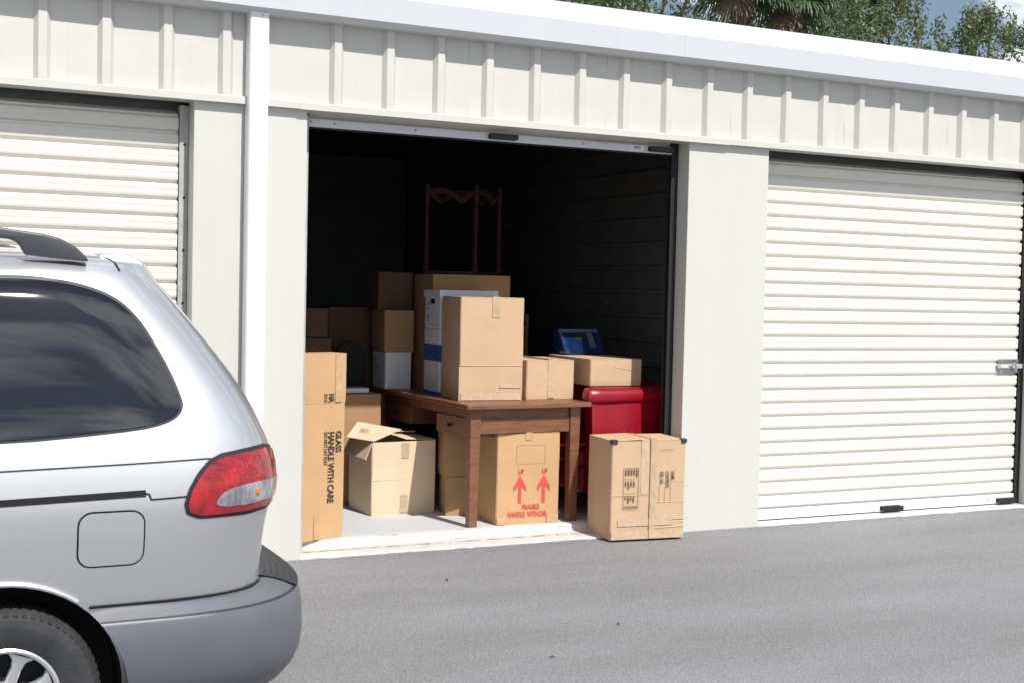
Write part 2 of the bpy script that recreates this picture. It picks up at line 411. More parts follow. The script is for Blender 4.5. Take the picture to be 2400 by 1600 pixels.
def thing(name, label, cat, loc=(0, 0, 0), rotz=0.0, group=None):
    o = bpy.data.objects.new(name, None); COL.objects.link(o); o.empty_display_size = 0.1
    o.location = loc; o.rotation_euler = (0, 0, rotz); o['label'] = label; o['category'] = cat
    if group: o['group'] = group
    return o
def tag(o, label, cat, group=None):
    o['label'] = label; o['category'] = cat
    if group: o['group'] = group
    return o
def struct(o): o['kind'] = 'structure'; return o
def share(src, parent, loc=(0, 0, 0), rot=None, name=None):
    c = bpy.data.objects.new(name or src.name.split('.')[0], src.data); COL.objects.link(c); c.parent = parent; c.location = loc
    if rot: c.rotation_euler = rot
    return c

def text_mesh(txt, size, sx=1.0, offset=0.0):
    """flat lettering as (verts2d, faces); left-aligned at 0, baseline 0; size = cap height"""
    cu = bpy.data.curves.new('t', 'FONT'); cu.body = txt; cu.size = size / 0.70; cu.offset = offset; cu.resolution_u = 3
    o = bpy.data.objects.new('t', cu); COL.objects.link(o)
    bpy.context.view_layer.update()
    dg = bpy.context.evaluated_depsgraph_get()
    me = bpy.data.meshes.new_from_object(o.evaluated_get(dg))
    vs = [(v.co.x * sx, v.co.y) for v in me.vertices]; fs = [tuple(p.vertices) for p in me.polygons]
    COL.objects.unlink(o); bpy.data.objects.remove(o); bpy.data.curves.remove(cu); bpy.data.meshes.remove(me)
    return vs, fs

class Print:
    """flat print on a face: 2D marks mapped through fn(a, b) -> 3D"""
    def __init__(s, fn): s.fn = fn; s.mb = MB()
    def rect(s, a0, b0, a1, b1): s.mb.add([s.fn(a0, b0), s.fn(a1, b0), s.fn(a1, b1), s.fn(a0, b1)], [(0, 1, 2, 3)]); return s
    def frame(s, a0, b0, a1, b1, t): return s.rect(a0, b0, a1, b0 + t).rect(a0, b1 - t, a1, b1).rect(a0, b0 + t, a0 + t, b1 - t).rect(a1 - t, b0 + t, a1, b1 - t)
    def poly(s, pts): s.mb.add([s.fn(*p) for p in pts], [tuple(range(len(pts)))]); return s
    def text(s, txt, a, b, size, length=None, down=False, off=0.0):
        vs, fs = text_mesh(txt, size, 1.0, off)
        w = max(v[0] for v in vs); k = (length / w) if length else 1.0
        if down: pts = [s.fn(a + y, b - x * k) for x, y in vs]     # reads top to bottom
        else: pts = [s.fn(a + x * k, b + y) for x, y in vs]
        s.mb.add(pts, fs); return s
    def build(s, name, mat, parent):
        o = s.mb.build(name, mat, parent, fix=False)
        if name in ('lettering', 'print', 'sticker_print'): o['kind'] = 'stuff'
        return o

# ------------------------------------------------------------------ ground
g = MB()
xs = [-300, -40, -12, -6, 0, 6, 12, 40, 300]
g.grid(lambda i, j: (xs[i], [-300, -40, -12, -6, -3, 0.02][j], 0.0), len(xs), 6)
struct(g.build('road', 'asphalt', smooth=30))
g = MB()
g.grid(lambda i, j: (xs[i], [0.02, 14, 40, 300][j], -0.012), len(xs), 4)
struct(g.build('ground', simple('earth', (0.12, 0.13, 0.07), 0.95, noise=0.3, nscale=0.5)))

PITCH = 3.31
OPENW = 2.652
HEAD = 2.634
FL = 0.06
# ------------------------------------------------------------------ storage building
bld = thing('storage_building', 'long pale grey self storage building with ribbed metal header', 'building', (0, 0, 0))
# wall panels between the doors
def wall_panel(x0, x1):
    mb = MB(); mb.box(x0, x1, 0.0, 0.135, -0.02, HEAD + 0.03)
    return mb.build('wall_panel', 'wall', bld, bevel=0.004)
wall_panel(-0.656, 0.0); wall_panel(OPENW, 3.31); wall_panel(5.962, 9.3); wall_panel(-6.6, -3.308)
# ribbed header sheets, three ribs to a sheet
RP = 0.3268; RX = 0.473
def sheet(k0, n, x0=None, x1=None):
    prof = []
    fy, cy = -0.004, -0.037
    s0 = RX + RP * k0 - 0.11 if x0 is None else x0; s1 = RX + RP * (k0 + n) - 0.11 if x1 is None else x1
    prof.append((s0, fy))
    for k in range(k0, k0 + n):
        c = RX + RP * k
        for dx, y in ((-0.022, fy), (0.0, cy), (0.043, cy), (0.065, fy), (0.15, fy), (0.1535, fy - 0.0009), (0.157, fy)):
            if s0 < c + dx < s1: prof.append((c + dx, y))
    prof.append((s1, fy))
    mb = MB(); k = len(prof)
    zs = [2.655, 2.8, 2.95, 3.1, 3.2]
    mb.grid(lambda i, j: (prof[i][0], prof[i][1] + 0.0012 * math.sin(prof[i][0] * 9 + j * 2.1 + k0), zs[j]), k, len(zs))
    return mb.build('header_sheet', 'sheet', bld)
for k0 in range(-21, -3, 3): sheet(k0, 3)
sheet(-3, 2, x1=-0.32)
sheet(-1, 3, x0=-0.32)
for k0 in range(2, 27, 3): sheet(k0, 3)
# header trim under the sheets (angle with a short soffit)
def trim(x0, x1, o=0.0, dz=0.0):
    mb = MB()
    mb.prism_x([(-0.041 - o, HEAD + dz), (-0.041 - o, 2.672 + dz), (-0.036 - o, 2.676 + dz), (-0.002, 2.676 + dz), (-0.002, HEAD + 0.012), (0.10, HEAD + 0.012), (0.10, HEAD - 0.0 + dz)], x0, x1)
    return mb.build('header_trim', 'sheet', bld)
trim(-6.6, -0.36); trim(-0.262, -0.045, 0.0, 0.0); trim(-0.06, 2.95, 0.003, -0.003); trim(2.95, 6.2); trim(6.2, 9.3, 0.003, -0.002)
# solid backing above the doors
mb = MB(); mb.box(-6.6, 9.3, 0.0, 0.10, HEAD + 0.013, 3.30); mb.build('header_backing', 'galv_shaded', bld)
# eave trim: soffit lip, upright face, face leaning back to the roof
ev = [(-0.004, 3.140), (-0.088, 3.140), (-0.142, 3.166), (-0.142, 3.306), (-0.135, 3.313), (-0.055, 3.436), (-0.03, 3.446), (0.05, 3.45), (0.05, 3.2), (-0.004, 3.2)]
for i, (x0, x1) in enumerate([(-6.6, -3.6), (-3.6, -0.545), (-0.545, 2.5), (2.5, 5.56), (5.56, 9.3)]):
    mb = MB(); e = 0.0004 * (i % 2)
    mb.prism_x([(y - e, z + e) for y, z in ev], x0 + (0.0006 if i else 0), x1)
    mb.build('eave_trim', 'eave', bld, smooth=25)
# roof, back and end walls
mb = MB(); mb.hexa([(-6.6, 0.05, 3.36), (9.3, 0.05, 3.36), (9.3, 9.2, 3.52), (-6.6, 9.2, 3.52), (-6.6, 0.05, 3.44), (9.3, 0.05, 3.44), (9.3, 9.2, 3.60), (-6.6, 9.2, 3.60)])
mb.build('roof', 'white', bld)
mb = MB(); mb.box(-6.6, 9.3, 9.06, 9.2, -0.02, 3.5); mb.build('rear_wall', 'wall', bld)
mb = MB(); mb.box(-6.6, -6.48, 0.14, 9.05, -0.02, 3.4); mb.build('end_wall', 'wall', bld)
mb = MB(); mb.box(9.18, 9.3, 0.14, 9.05, -0.02, 3.4); mb.build('end_wall', 'wall', bld)
# downspout between the left and the middle door
ds = MB()
ds.prism_z([(-0.371, -0.012), (-0.371, -0.090), (-0.364, -0.100), (-0.322, -0.100), (-0.318, -0.097), (-0.314, -0.100), (-0.268, -0.100), (-0.261, -0.092), (-0.261, -0.012)], -0.01, 3.16)
dso = ds.build('downspout', 'white', bld)
mb = MB(); mb.lathe([(0.0, -0.108), (0.005, -0.108), (0.006, -0.101)], 10, 'y', (-0.30, 0, 3.13)); mb.build('screw', 'steel', dso)

# interior of the open unit: floor slab, partitions, back wall, ceiling
mb = MB(); mb.box(-0.32, 2.97, 0.25, 6.0, -0.05, FL); struct(mb.build('floor', 'floor', bevel=0.008))
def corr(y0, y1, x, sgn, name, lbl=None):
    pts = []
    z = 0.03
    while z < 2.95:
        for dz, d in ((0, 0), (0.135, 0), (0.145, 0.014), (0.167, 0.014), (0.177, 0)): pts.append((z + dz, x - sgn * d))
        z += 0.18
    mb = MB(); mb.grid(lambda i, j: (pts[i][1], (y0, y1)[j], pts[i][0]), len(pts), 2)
    return mb.build(name, 'galv_shaded', bld)
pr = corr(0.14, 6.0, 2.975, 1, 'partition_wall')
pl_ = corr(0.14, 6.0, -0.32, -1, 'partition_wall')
mb = MB(); mb.box(-0.34, 3.0, 5.98, 6.02, 0, 3.0); mb.build('back_wall', 'galv_shaded', bld)
mb = MB(); mb.box(-0.34, 3.0, 0.10, 6.0, 3.02, 3.05); mb.build('ceiling', 'galv_shaded', bld)
sc0 = None
for (y, z) in [(0.5 + 0.32 * i, 1.705) for i in range(9)] + [(1.6, 2.25 - 0.18 * i) for i in range(5)] + [(0.42, 1.0), (0.6, 0.62)]:
    if sc0 is None:
        mb = MB(); mb.lathe([(0.0, -0.006), (0.006, -0.005), (0.008, 0.0)], 8, 'x'); sc0 = mb.build('screw', 'steel', pr); sc0.location = (2.972, y, z)
    else: share(sc0, pr, (2.972, y, z), name='screw')
# door sill apron in front of each opening, with a chipped painted lip
def sill(x0, x1, seed):
    rr = random.Random(seed); n = 46
    X = [x0 + (x1 - x0) * i / n for i in range(n + 1)]
    e = [-0.006 + rr.uniform(-0.003, 0.003) + (rr.random() < 0.10) * 0.010 for _ in X]
    prof = [(0.0, -0.01, 1), (0.0, 0.006, 1), (0.012, 0.012, 0), (0.148, 0.014, 0), (0.152, -0.004, 0), (0.160, -0.004, 0), (0.164, 0.016, 0), (0.225, 0.019, 0), (0.241, 0.024, 0), (0.249, 0.036, 0), (0.251, 0.056, 0), (0.262, FL + 0.003, 0), (0.34, FL + 0.003, 0), (0.34, FL - 0.02, 0)]
    mb = MB()
    mb.grid(lambda i, j: (X[i], prof[j][0] + (e[i] if prof[j][2] else e[i] * 0.5 if j == 2 else 0), prof[j][1]), n + 1, len(prof))
    return struct(mb.build('door_sill', 'sill', smooth=40))
sill(0.0, OPENW, 3); sill(3.312, 5.96, 5); sill(-3.308, -0.656, 8)
# grit in the joint of the open unit's sill
rr = random.Random(9); mb = MB()
n = 90; X = [OPENW * i / n for i in range(n + 1)]
wv_ = [rr.uniform(0.0005, 0.0045) * (rr.random() < 0.93) for _ in X]
mb.grid(lambda i, j: (X[i], 0.156 + (j - 0.5) * 2 * (0.0012 + wv_[i]), 0.0165 if wv_[i] > 0 else 0.002), n + 1, 2)
struct(mb.build('sill_joint', simple('joint_grit', (0.16, 0.15, 0.135), 0.9, noise=0.5, nscale=30)))
# rough lip of asphalt against the wall foot
rr = random.Random(4)
n = 160; X = [-6.6 + 15.9 * i / n for i in range(n + 1)]
ly = [rr.uniform(-0.022, -0.006) for _ in X]
mb = MB(); mb.grid(lambda i, j: (X[i], (ly[i], ly[i] * 0.5, 0.003)[j], (0.0005, 0.005, 0.006)[j]), n + 1, 3)
struct(mb.build('asphalt_lip', 'asphalt'))

# ------------------------------------------------------------------ roller doors
SLH = 0.0948
def slat_mesh(x0, x1, parent, z):
    pr_ = [(0.0, 0.017), (0.007, 0.016), (0.018, 0.0), (0.032, -0.0045), (0.043, -0.0025), (0.052, -0.0012), (0.061, -0.0025), (0.075, -0.0045), (0.0865, 0.0), (0.0912, 0.015), (0.0948, 0.017)]
    mb = MB(); mb.grid(lambda i, j: ((x0, x1)[j], pr_[i][1], pr_[i][0]), len(pr_), 2)
    o = mb.build('slat', 'slat', parent, smooth=35, fix=False); o.location = (0, 0, z); return o
def handle(parent, x0, x1, z, y):
    mb = MB()
    mb.box(x0, x1, y - 0.004, y + 0.004, z - 0.017, z + 0.017)
    mb.box(x0 + 0.006, x0 + 0.026, y - 0.03, y - 0.004, z - 0.014, z + 0.014); mb.box(x1 - 0.026, x1 - 0.006, y - 0.03, y - 0.004, z - 0.014, z + 0.014)
    mb.box(x0, x1, y - 0.042, y - 0.03, z - 0.016, z + 0.016)
    return mb.build('handle', 'black', parent, bevel=0.003)
def roller_door(label, x0, zbase, zbar, nsl, bh=0.072, trk='track'):
    d = thing('roller_door', label, 'roller door', (x0, 0.15, 0), 0, 'roll-up unit doors')
    w = OPENW
    s0 = None
    z0 = zbase
    for i in range(nsl):
        z = z0 + SLH * i
        if s0 is None: s0 = slat_mesh(0.055, w - 0.055, d, z)
        else: share(s0, d, (0, 0, z), name='slat')
    if nsl > 5:
        mb = MB(); mb.add([(0.055, 0.016, 0), (w - 0.055, 0.016, 0), (w - 0.055, 0.012, 0.012), (0.055, 0.012, 0.012), (w - 0.055, 0.05, 0.035), (0.055, 0.05, 0.035)], [(0, 1, 2, 3), (3, 2, 4, 5)])
        o = mb.build('slat', 'slat', d); o.location = (0, 0, z0 + SLH * nsl)
        mb = MB(); mb.box(0.0, w, 0.052, 0.06, 0.02, 2.66); mb.build('shade_backing', 'galv_shaded', d)  # added dark sheet that stands in for the shaded gap above the slats
    bar = MB(); bar.prism_x([(-0.012, zbar), (-0.012, zbar + bh - 0.005), (-0.008, zbar + bh), (0.012, zbar + bh), (0.012, zbar)], 0.05, w - 0.05)
    bo = bar.build('bottom_bar', 'bar', d, bevel=0.002)
    mb = MB(); mb.box(0.052, w - 0.052, -0.008, 0.010, zbar - 0.010, zbar - 0.0005); mb.build('seal', 'rubber', bo)
    for x in (0.064, 0.21, 0.731, 1.911):
        mb = MB(); mb.lathe([(0.0, -0.0165), (0.006, -0.0165), (0.0085, -0.0125)], 10, 'y', (x, 0, zbar + 0.027)); mb.build('screw', 'galv', bo)
    handle(bo, 1.225, 1.418, zbar + 0.026, -0.016); handle(bo, 2.41, 2.595, zbar + 0.026, -0.016)
    p = Print(lambda a, b: (a, -0.0138, zbar + b)); p.rect(2.275, 0.008, 2.378, 0.046); p.build('sticker', 'label', bo)
    p = Print(lambda a, b: (a, -0.0142, zbar + b)); p.rect(2.300, 0.020, 2.352, 0.040); p.build('sticker_print', 'label_grey', bo)
    p = Print(lambda a, b: (a, -0.0138, zbar + b)); p.rect(2.02, 0.010, 2.255, 0.044); p.build('sticker', 'bar', bo)
    p = Print(lambda a, b: (a, -0.0142, zbar + b))
    for k in range(6): p.rect(2.03 + k * 0.012, 0.037, 2.037 + k * 0.012, 0.042)
    p.build('sticker_print', 'label_grey', bo)
    for xa in (0.0, w - 0.052):
        mb = MB(); mb.box(xa + 0.001, xa + 0.051, -0.014, -0.010, 0.02, 2.62); mb.box(xa + 0.001, xa + 0.051, 0.03, 0.036, 0.02, 2.62)
        mb.box(xa + (0.001 if xa == 0 else 0.047), xa + (0.005 if xa == 0 else 0.051), -0.0095, 0.0295, 0.02, 2.62)
        t = mb.build('side_track', trk if xa else 'galv', d)
        b0 = None
        for z in np.arange(0.3, 2.6, 0.30):
            mb2 = MB() if b0 is None else None
            if b0 is None:
                mb2.lathe([(0.0, -0.021), (0.006, -0.020), (0.008, -0.0145)], 8, 'y'); b0 = mb2.build('bolt', 'track', t); b0.location = (xa + 0.03, 0, float(z))
            else: share(b0, t, (xa + 0.03, 0, float(z)), name='bolt')
    return d
def latch(d):
    la = MB(); la.box(2.385, 2.605, -0.012, -0.007, 1.055, 1.165); lo = la.build('latch', 'steel', d, bevel=0.002)
    mb = MB(); mb.box(2.365, 2.64, -0.024, -0.013, 1.092, 1.128); mb.build('slide_bolt', 'galv', lo, bevel=0.003)
    mb = MB(); mb.tube([(2.50, -0.026, 1.11), (2.52, -0.05, 1.135), (2.54, -0.05, 1.10), (2.555, -0.03, 1.085)], 0.009, 8); mb.build('pull', 'chrome', lo, smooth=40)
    for x in (2.415, 2.58):
        for z in (1.068, 1.152):
            mb = MB(); mb.lathe([(0.0, -0.018), (0.007, -0.017), (0.009, -0.0125)], 8, 'y', (x, 0, z)); mb.build('rivet', 'chrome', lo)
    mb = MB(); mb.box(2.40, 2.47, -0.0272, -0.0245, 1.102, 1.116); mb.build('slot_plate', 'label', lo)
rd = roller_door('closed ivory roller door with steel latch, right of the open unit', 3.311, 1.136 - 11 * SLH - 0.0, 0.022, 26); latch(rd)
ld = roller_door('closed ivory roller door behind the silver minivan', -3.308, 1.136 - 11 * SLH, 0.022, 26, trk='galv')
od = roller_door('rolled-up roller door at the top of the open unit, only its bottom bar showing', 0.0, 2.612, 2.558, 2, 0.053)
mb = MB(); mb.lathe([(0.0, 0.0), (0.15, 0.0), (0.15, OPENW - 0.1), (0.0, OPENW - 0.1)], 28, 'x', (0.05, 0.33, 2.84)); mb.build('door_coil', 'galv_shaded', od, smooth=40)


# ------------------------------------------------------------------ cartons
def carton_body(w, d, h, mat, parent, bulge=0.004, seed=0, z0=0.0, name='body', top=False):
    rr = random.Random(seed); ph = [rr.uniform(0, 6.28) for _ in range(6)]
    nx, ny, nz = 9, 7, 9
    mb = MB()
    # ring around the box, corner edges softened
    ring = []
    r = 0.006
    def side(ax, ay, bx, by, k):
        for i in range(k): t = i / (k - 1); ring.append((ax + (bx - ax) * t, ay + (by - ay) * t))
    side(-w / 2 + r, -d / 2, w / 2 - r, -d / 2, nx); side(w / 2, -d / 2 + r, w / 2, d / 2 - r, ny)
    side(w / 2 - r, d / 2, -w / 2 + r, d / 2, nx); side(-w / 2, d / 2 - r, -w / 2, -d / 2 + r, ny)
    def fn(i, j):
        x, y = ring[i]; z = z0 + h * j / nz
        v = j / nz; u = 0.5 + x / w; q = 0.5 + y / d
        b = math.sin(math.pi * v)
        ox = oy = 0.0
        nzs = 0.4 * math.sin(5 * v + ph[0] + 4 * u) + 0.35 * math.sin(9 * v + ph[1] - 6 * q)
        if abs(y) > d / 2 - r * 0.5: oy = math.copysign((bulge if y > 0 else min(bulge, 0.0034)) * (0.7 * b * math.sin(math.pi * max(0, min(1, u))) + 0.5 * nzs), y)
        if abs(x) > w / 2 - r * 0.5: ox = math.copysign(bulge * (0.7 * b * math.sin(math.pi * max(0, min(1, q))) + 0.5 * nzs), x)
        if j == 0: ox -= math.copysign(0.003, x) if abs(x) > w / 2 - r else 0; oy -= math.copysign(0.003, y) if abs(y) > d / 2 - r else 0
        return (x + ox, y + oy, z)
    k = len(ring)
    mb.grid(fn, k, nz + 1, closeu=True)
    mb.f.append(tuple(range(k))[::-1]); mb.mi.append(0)
    if top: mb.f.append(tuple(nz * k + i for i in range(k))); mb.mi.append(0)
    return mb.build(name, mat, parent, smooth=40)

def flaps(w, d, h, mat, parent, seam='y', lift=(0.0, 0.0), gap=0.003, t=0.004):
    """two top flaps meeting at a seam; lift tilts each about its hinge"""
    for s, lf in ((-1, lift[0]), (1, lift[1])):
        mb = MB()
        if seam == 'y':
            L = w / 2 - gap / 2; c, sn = math.cos(lf), math.sin(lf)
            hx = s * w / 2
            pts = []
            for zz in (0, t):
                for yy, first in ((-d / 2 + 0.001, True), (d / 2 - 0.001, False)):
                    row = [(hx, yy), (hx - s * L, yy)]
                    if not first: row = row[::-1]
                    for x, y in row:
                        a = abs(x - hx)
                        pts.append((hx - s * (a * c - zz * sn), y, h + a * sn + zz * c))
        else:
            L = d / 2 - gap / 2; c, sn = math.cos(lf), math.sin(lf)
            hy = s * d / 2; pts = []
            for zz in (0, t):
                for xx, first in ((-w / 2 + 0.001, True), (w / 2 - 0.001, False)):
                    row = [(xx, hy), (xx, hy - s * L)]
                    if not first: row = row[::-1]
                    for x, y in row:
                        a = abs(y - hy)
                        pts.append((x, hy - s * (a * c - zz * sn), h + a * sn + zz * c))
        mb.hexa(pts); mb.build('flap', mat, parent, bevel=0.0012, segs=1)

def tape_front(parent, x, w, d, h, tw, down, mat='tape', top=True, z1=None):
    """tape over the top seam running down the front face"""
    y = -d / 2 - 0.0048; z1 = h + 0.0052 if z1 is None else z1
    mb = MB(); n = 7
    rr = random.Random(int(x * 1000) + int(h * 777))
    mb.grid(lambda i, j: (x + (i - 0.5) * tw + rr.uniform(-0.0012, 0.0012), y - rr.uniform(0, 0.0007), z1 - down * j / n), 2, n + 1)
    if top and z1 > h: mb.add([(x - tw / 2, y, z1), (x + tw / 2, y, z1), (x + tw / 2, d / 2, z1), (x - tw / 2, d / 2, z1)], [(0, 1, 2, 3)])
    return mb.build('tape', mat, parent, fix=False)

def carton(label, p0, p1, d, z, h, mat, seed, seam='y', group='cardboard cartons', lift=(0, 0), name='cardboard_box', bulge=0.007):
    """p0, p1: front bottom corners on the floor plan (left, right)"""
    p0 = Vector((*p0, 0)); p1 = Vector((*p1, 0)); ax = (p1 - p0); w = ax.length; ax.normalize()
    nrm = Vector((-ax.y, ax.x, 0)); c = (p0 + p1) / 2 + nrm * d / 2
    t = thing(name, label, 'box', (c.x, c.y, z), math.atan2(ax.y, ax.x), group)
    carton_body(w, d, h - 0.0045, mat, t, bulge, seed)
    flaps(w, d, h - 0.0045, mat, t, seam, lift)
    return t, w, d, h
def bottom_tape(t, w, d, z, hh, mat='cleartape', x0=None, x1=None):
    x0 = -w / 2 + 0.004 if x0 is None else x0; x1 = w / 2 - 0.004 if x1 is None else x1
    mb = MB(); n = 16; rr = random.Random(int(z * 999) + int(w * 100))
    mb.grid(lambda i, j: (x0 + (x1 - x0) * i / n, -d / 2 - 0.0052 - rr.uniform(0, 0.0016), z + hh * j / 2), n + 1, 3)
    return mb.build('tape', mat, t, smooth=60, fix=False)
def crease(t, w, d, z, x0=None, x1=None, mat='cut', th=0.0035, tilt=0.0):
    th *= 0.7
    x0 = -w / 2 + 0.004 if x0 is None else x0; x1 = w / 2 - 0.004 if x1 is None else x1
    y = -d / 2 - 0.0055
    mb = MB(); mb.add([(x0, y + 0.003, z - th), (x1, y + 0.003, z - th + tilt), (x1, y + 0.0006, z + tilt), (x0, y + 0.0006, z), (x0, y + 0.003, z + th), (x1, y + 0.003, z + th + tilt)], [(0, 1, 2, 3), (3, 2, 5, 4)])
    return mb.build('crease', mat, t)

# tall glass carton beside the left jamb: lower tray and upper sleeve
t = thing('cardboard_box', 'tall narrow carton printed GLASS HANDLE WITH CARE beside the left door jamb', 'box', (0, 0, 0), 0, 'cardboard cartons')
_p0 = Vector((0.020, 0.187, 0)); _p1 = Vector((0.369, 0.312, 0)); _ax = (_p1 - _p0); GW = _ax.length; _ax.normalize()
GD = 0.15; _c = (_p0 + _p1) / 2 + Vector((-_ax.y, _ax.x, 0)) * GD / 2
t.location = (_c.x, _c.y, FL + 0.004); t.rotation_euler = (0, 0, math.atan2(_ax.y, _ax.x))
carton_body(GW, GD, 0.90, 'card2', t, 0.002, 11, name='tray')
carton_body(GW + 0.008, GD + 0.008, 0.305, 'card2', t, 0.002, 12, z0=0.838, name='sleeve', top=True)
yf = -GD / 2 - 0.0045; yf2 = -GD / 2 - 0.0085
p = Print(lambda a, b: (GW / 2 + a, yf, b))
p.text('GLASS', -0.072, 0.665, 0.042, 0.133, True, 0.0019)
p.text('HANDLE WITH CARE', -0.130, 0.662, 0.046, 0.44, True, 0.0021)
p.text('DO NOT LAY FLAT', -0.163, 0.662, 0.025, 0.205, True, 0.0010)
p.build('lettering', 'inkblack', t)
p = Print(lambda a, b: (GW / 2 + a, yf2, b))
p.text('HA', -0.134, 0.898, 0.042, 0.052, True, 0.0019); p.text('DO N', -0.170, 0.898, 0.024, 0.050, True, 0.0010)
p.build('lettering', 'inkblack', t)
mb = MB(); mb.add([(GW / 2 - 0.085, yf2 - 0.001, 0.845), (GW / 2 - 0.035, yf2 - 0.001, 0.845), (GW / 2 - 0.035, yf2 - 0.001, 1.14), (GW / 2 - 0.085, yf2 - 0.001, 1.14)], [(0, 1, 2, 3)]); mb.build('tape', 'tape2', t, fix=False)
mb = MB(); mb.add([(-0.045, yf - 0.0005, 0.005), (-0.005, yf - 0.0005, 0.005), (-0.005, yf - 0.0005, 0.155), (-0.045, yf - 0.0005, 0.155)], [(0, 1, 2, 3)]); mb.build('tape', 'tape2', t, fix=False)

# open carton
p0 = (0.785, 0.95); p1 = (1.267, 0.972)
a_ = math.atan2(p1[1] - p0[1], p1[0] - p0[0]) + 0.02
OW, OD, OH = 0.482, 0.40, 0.505
cx = (p0[0] + p1[0]) / 2 - math.sin(a_) * OD / 2; cy = (p0[1] + p1[1]) / 2 + math.cos(a_) * OD / 2
t = thing('cardboard_box', 'pale open carton with raised flaps on the floor left of the desk', 'box', (cx, cy, FL), a_, 'cardboard cartons')
carton_body(OW, OD, OH, 'card3', t, 0.005, 21)
def panel(pts, parent, mat='card3', th=0.005, name='flap'):
    a, b_, c_, d_ = [Vector(q) for q in pts]; nn = (b_ - a).cross(d_ - a).normalized() * th
    mb = MB(); mb.hexa([a, b_, c_, d_, a + nn, b_ + nn, c_ + nn, d_ + nn]); return mb.build(name, mat, parent, bevel=0.0012, segs=1)
# left flap bent outward and hanging
panel([(-OW / 2, -OD / 2 + 0.01, OH), (-OW / 2 - 0.055, -OD / 2 - 0.01, OH - 0.115), (-OW / 2 - 0.06, OD / 2 - 0.03, OH - 0.10), (-OW / 2, OD / 2 - 0.01, OH)], t)
# big flap leaning over the top from the left back
fo = panel([(-OW / 2 - 0.12, -0.03, OH + 0.022), (-OW / 2 + 0.005, -OD / 2 - 0.008, OH + 0.006), (0.03, -OD / 2 + 0.12, OH + 0.066), (-OW / 2 + 0.04, OD / 2 - 0.05, OH + 0.105)], t)
# right and rear flaps folded inward
panel([(OW / 2, -OD / 2 + 0.012, OH + 0.002), (OW / 2, OD / 2 - 0.012, OH + 0.002), (0.0, OD / 2 - 0.05, OH + 0.022), (0.015, -OD / 2 + 0.02, OH + 0.010)], t)
panel([(OW / 2 - 0.01, OD / 2, OH), (-OW / 2 + 0.01, OD / 2, OH), (-OW / 2 + 0.03, OD / 2 - 0.14, OH + 0.05), (OW / 2 - 0.04, OD / 2 - 0.15, OH + 0.035)], t)
a0 = Vector((-OW / 2 - 0.12, -0.03, OH + 0.022)); e1 = Vector((-OW / 2 + 0.005, -OD / 2 - 0.008, OH + 0.006)) - a0; e2 = Vector((-OW / 2 + 0.04, OD / 2 - 0.05, OH + 0.105)) - a0
nn = e1.cross(e2).normalized() * 0.0065
p = Print(lambda a, b: a0 + e1 * a + e2 * b + nn)
p.frame(0.30, 0.40, 0.62, 0.66, 0.012)
for k in range(3): p.rect(0.34 + 0.085 * k, 0.44, 0.38 + 0.085 * k, 0.51); p.rect(0.34 + 0.085 * k, 0.55, 0.39 + 0.085 * k, 0.62)
p.build('print', 'inkfaint', t)
tape_front(t, -0.055 + 0.06, OW, OD, OH, 0.055, 0.105, 'tape', False, OH - 0.012)
tape_front(t, 0.0, OW, OD, OH, 0.055, 0.12, 'tape', False, 0.135)
crease(t, OW, OD, 0.245, -OW / 2 + 0.01, 0.06, 'card3', 0.004)

# UP carton under the desk
t, w, d, h = carton('orange carton with two red UP arrows standing under the desk', (1.446, 0.359), (1.898, 0.333), 0.42, FL, 0.61, 'card2', 31)
yf = -d / 2 - 0.0052
p = Print(lambda a, b: (-w / 2 + a, yf, b))
for x in (0.165, 0.338):
    pa = Print(lambda a, b: (-w / 2 + a, yf, b)); pa.poly([(x - 0.011, 0.142), (x + 0.011, 0.142), (x + 0.011, 0.262), (x + 0.046, 0.222), (x + 0.046, 0.252), (x, 0.330), (x - 0.046, 0.252), (x - 0.046, 0.222), (x - 0.011, 0.262)]); pa.build('printed_arrow', 'inkred', t)
p.text('UP', 0.152, 0.341, 0.030, 0.042, False, 0.0017); p.text('UP', 0.325, 0.341, 0.030, 0.042, False, 0.0017)
p.text('FRAGILE', 0.183, 0.102, 0.031, 0.126, False, 0.0017)
p.text('HANDLE', 0.080, 0.053, 0.033, 0.125, False, 0.0017); p.text('WITH', 0.224, 0.053, 0.033, 0.076, False, 0.0017); p.text('CAR', 0.305, 0.053, 0.033, 0.060, False, 0.0017)
p.build('lettering', 'inkred', t)
p = Print(lambda a, b: (-w / 2 + a, yf, b)); p.frame(0.137, 0.406, 0.345, 0.532, 0.0018); p.build('print', 'inkfaint', t)
tape_front(t, 0.0, w, d, h, 0.05, 0.05, 'tape2')
bottom_tape(t, w, d, 0.004, 0.05, 'tape2', -w / 2 + 0.004, -0.16); bottom_tape(t, w, d, 0.004, 0.06, 'tape2', 0.14, w / 2 - 0.004)

# carton on the ground in front of the right jamb
t, w, d, h = carton('worn tan carton on the ground in front of the right jamb', (2.030, -0.139), (2.556, -0.194), 0.375, 0.012, 0.650, 'card1', 41, lift=(0.03, -0.0), bulge=0.007)
yf = -d / 2 - 0.0085
p = Print(lambda a, b: (-w / 2 + a, yf, b))
p.frame(0.081, 0.203, 0.191, 0.471, 0.0028)
rr = random.Random(2)
for k in range(5):
    x = 0.094 + k * 0.0195
    p.rect(x, 0.425 - 0.012 * (k == 4), x + 0.010, 0.462)
    if k < 4:
        p.rect(x, 0.335 + rr.uniform(0, 0.02), x + 0.009, 0.385); p.rect(x, 0.250 + rr.uniform(-0.01, 0.02), x + 0.009, 0.287)
        p.rect(x + 0.001, 0.395, x + 0.008, 0.401); p.rect(x + 0.001, 0.300, x + 0.008, 0.306)
for k in range(9): p.rect(0.091 + k * 0.0105, 0.212, 0.097 + k * 0.0105, 0.224)
